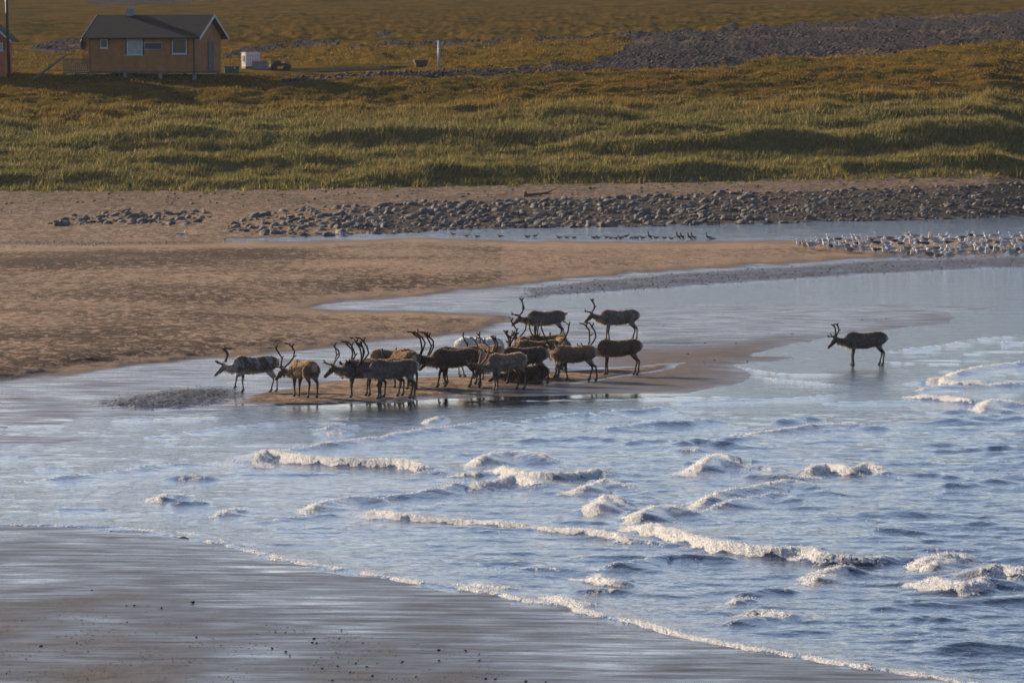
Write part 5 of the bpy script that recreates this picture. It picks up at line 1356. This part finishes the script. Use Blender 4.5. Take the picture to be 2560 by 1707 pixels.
MB().box(-.80, -.35, -.36, .36, .70, .73).build('rack', M_DARK, o)
for x in (-.5, .52):
    for y in (-.42, .42):
        wh = MB().tube([(x, y - .11, .28), (x, y - .09, .28), (x, y + .09, .28), (x, y + .11, .28)], [.22, .28, .28, .22], 16).build('wheel', M_DARK, o)
        MB().tube([(x, y - .125, .28), (x, y - .111, .28)], [.11, .13], 12).build('hub', M_DARK, wh)
# ---- timber piles and drift in the yard
def plank_pile(px, py, n, ln, rz, label, mat, seed):
    p = yard(px, py); o = empty('plank_pile', p, rz); tag(o, label, 'planks')
    rg = random.Random(seed)
    for i in range(n):
        y = -.4 + .8 * (i % 4) / 3; z = .06 + .085 * (i // 4)
        MB().box(-ln / 2 + rg.uniform(-.5, .5), ln / 2 + rg.uniform(-.5, .5), -.09, .09, -.03, .03, rot=(0, rg.uniform(-.01, .01), rg.uniform(-.05, .05)), at=(0, y, z)).build('plank', mat, o)
plank_pile(800, 180, 9, 3.6, .05, 'low pile of weathered planks lying right of the dark vehicle', M_GREYW, 1)
plank_pile(900, 176, 9, 3.4, .08, 'grey plank stack in the middle of the yard gravel', M_GREYW, 2)
plank_pile(985, 172, 8, 1.8, .25, 'short tilted planks beside the rusty drum', M_RUST, 3)
p = yard(1052, 171); o = empty('drum', p, .2); tag(o, 'rusty brown drum at the end of the planks near the post', 'drum')
MB().tube([(-.45, 0, .29), (-.43, 0, .30), (.43, 0, .30), (.45, 0, .29)], [.26, .29, .29, .26], 16).build('shell', M_RUST, o, True)
for x in (-.15, .15): MB().tube([(x - .02, 0, .30), (x + .02, 0, .30)], .302, 16).build('rib', M_RUST, o)
tag(MB().box(-.6, .6, -.12, .12, 0, .05).build('board', M_YEL, None, loc=yard(770, 191), rot=(0, 0, .06)), 'yellowish board lying on the gravel below the planks', 'board')
pv = rock_verts(ICO2, 401)
for (x, y, r_, lb) in ((736, 191, .17, 'white stone on the gravel below the dark vehicle'), (998, 182, .13, 'white stone beside the short tilted planks'), (76, 160, .10, 'small white stone on the grass left of the deck')):
    o = obj('boulder', mesh_np('boulder', pv * r_, ICO2[1], M_PALE, True), None, yard(x, y) + Vector((0, 0, r_ * .4))); tag(o, lb, 'stone')
# leaning beam left of the deck
a = P(82, 198); b = atd(163, 140, 424.5); b = Vector((float(b[0]), float(b[1]), float(b[2])))
o = empty('beam', a); tag(o, 'long grey beam leaning up to the deck from the left', 'beam')
MB().tube([(0, 0, 0), b - a], [(.10, .14), (.10, .14)], 4).build('timber', M_GREYW, o)
# ---- driftwood on the far beach
p = P(1345, 491); o = empty('driftwood', p); tag(o, 'dark branching driftwood log on the far sand above the rocks', 'driftwood')
MB().tube([(-.9, 0, .06), (-.4, .05, .10), (.2, 0, .16), (.7, 0, .26), (1.15, 0, .50)], [.10, .09, .075, .05, .02], 8).build('stem', M_RUST, o, True)
MB().tube([(-.85, 0, .06), (-.82, -.05, .25), (-.70, 0, .40)], [.06, .05, .02], 6).build('branch', M_RUST, o, True)
MB().tube([(-.6, 0, .09), (-.75, 0, .22), (-.95, .1, .28)], [.05, .035, .015], 6).build('branch', M_RUST, o, True)
MB().tube([(.3, 0, .18), (.65, -.1, .14), (1.0, -.1, .20)], [.045, .035, .015], 6).build('branch', M_RUST, o, True)

# ================================================================== FOAM BUBBLES
q_ = N('foam_bubbles'); M_FOAM = q_.fin((.93, .92, .90), 0.7, None, spec=0.3)
fsel = np.where((foam.ravel() > 0.45) & (WX.ravel() > -40) & (WX.ravel() < 2600) & (useW_v.ravel()))[0]
rgf = np.random.RandomState(77)
wgt = (foam.ravel()[fsel] ** 1.5); wgt /= wgt.sum()
NF = 34000
pick = fsel[rgf.choice(len(fsel), NF, p=wgt)]
fp = VW[pick] + np.stack([rgf.normal(0, .03, NF), rgf.normal(0, .12, NF), rgf.uniform(-.006, .012, NF)], 1)
fr_ = 0.004 + 0.0085 * rgf.uniform(0, 1, NF) ** 2
OCT = (np.array([(1, 0, 0), (-1, 0, 0), (0, 1, 0), (0, -1, 0), (0, 0, 1), (0, 0, -1)], float), np.array([(0, 2, 4), (2, 1, 4), (1, 3, 4), (3, 0, 4), (2, 0, 5), (1, 2, 5), (3, 1, 5), (0, 3, 5)]))
fo_o = scatter('sea_foam', fp, fr_, M_FOAM, None, OCT, [OCT[0], OCT[0] * np.array((1.4, 1, .8))], 14, 0.4, 1.1)
fo_o.data.polygons.foreach_set('use_smooth', np.ones(len(fo_o.data.polygons), bool))
tag(fo_o, 'white bubbly foam along the breaking wave fronts', 'foam', None, 'stuff')

# ================================================================== HAZE
hz = MB().box(-420, 420, -30, 1960, -1.6, 84)
qh = N('sea_haze'); pv_ = qh.n('VolumePrincipled'); pv_.inputs['Density'].default_value = 0.000035; pv_.inputs['Color'].default_value = (0.80, 0.86, 0.97, 1); pv_.inputs['Anisotropy'].default_value = 0.2
qh.t.nodes.remove(qh.b); qh.l(pv_.outputs[0], qh.out.inputs['Volume'])
hzo = hz.build('haze', qh.m); tag(hzo, 'thin pale sea haze over the whole bay', 'haze', None, 'stuff')
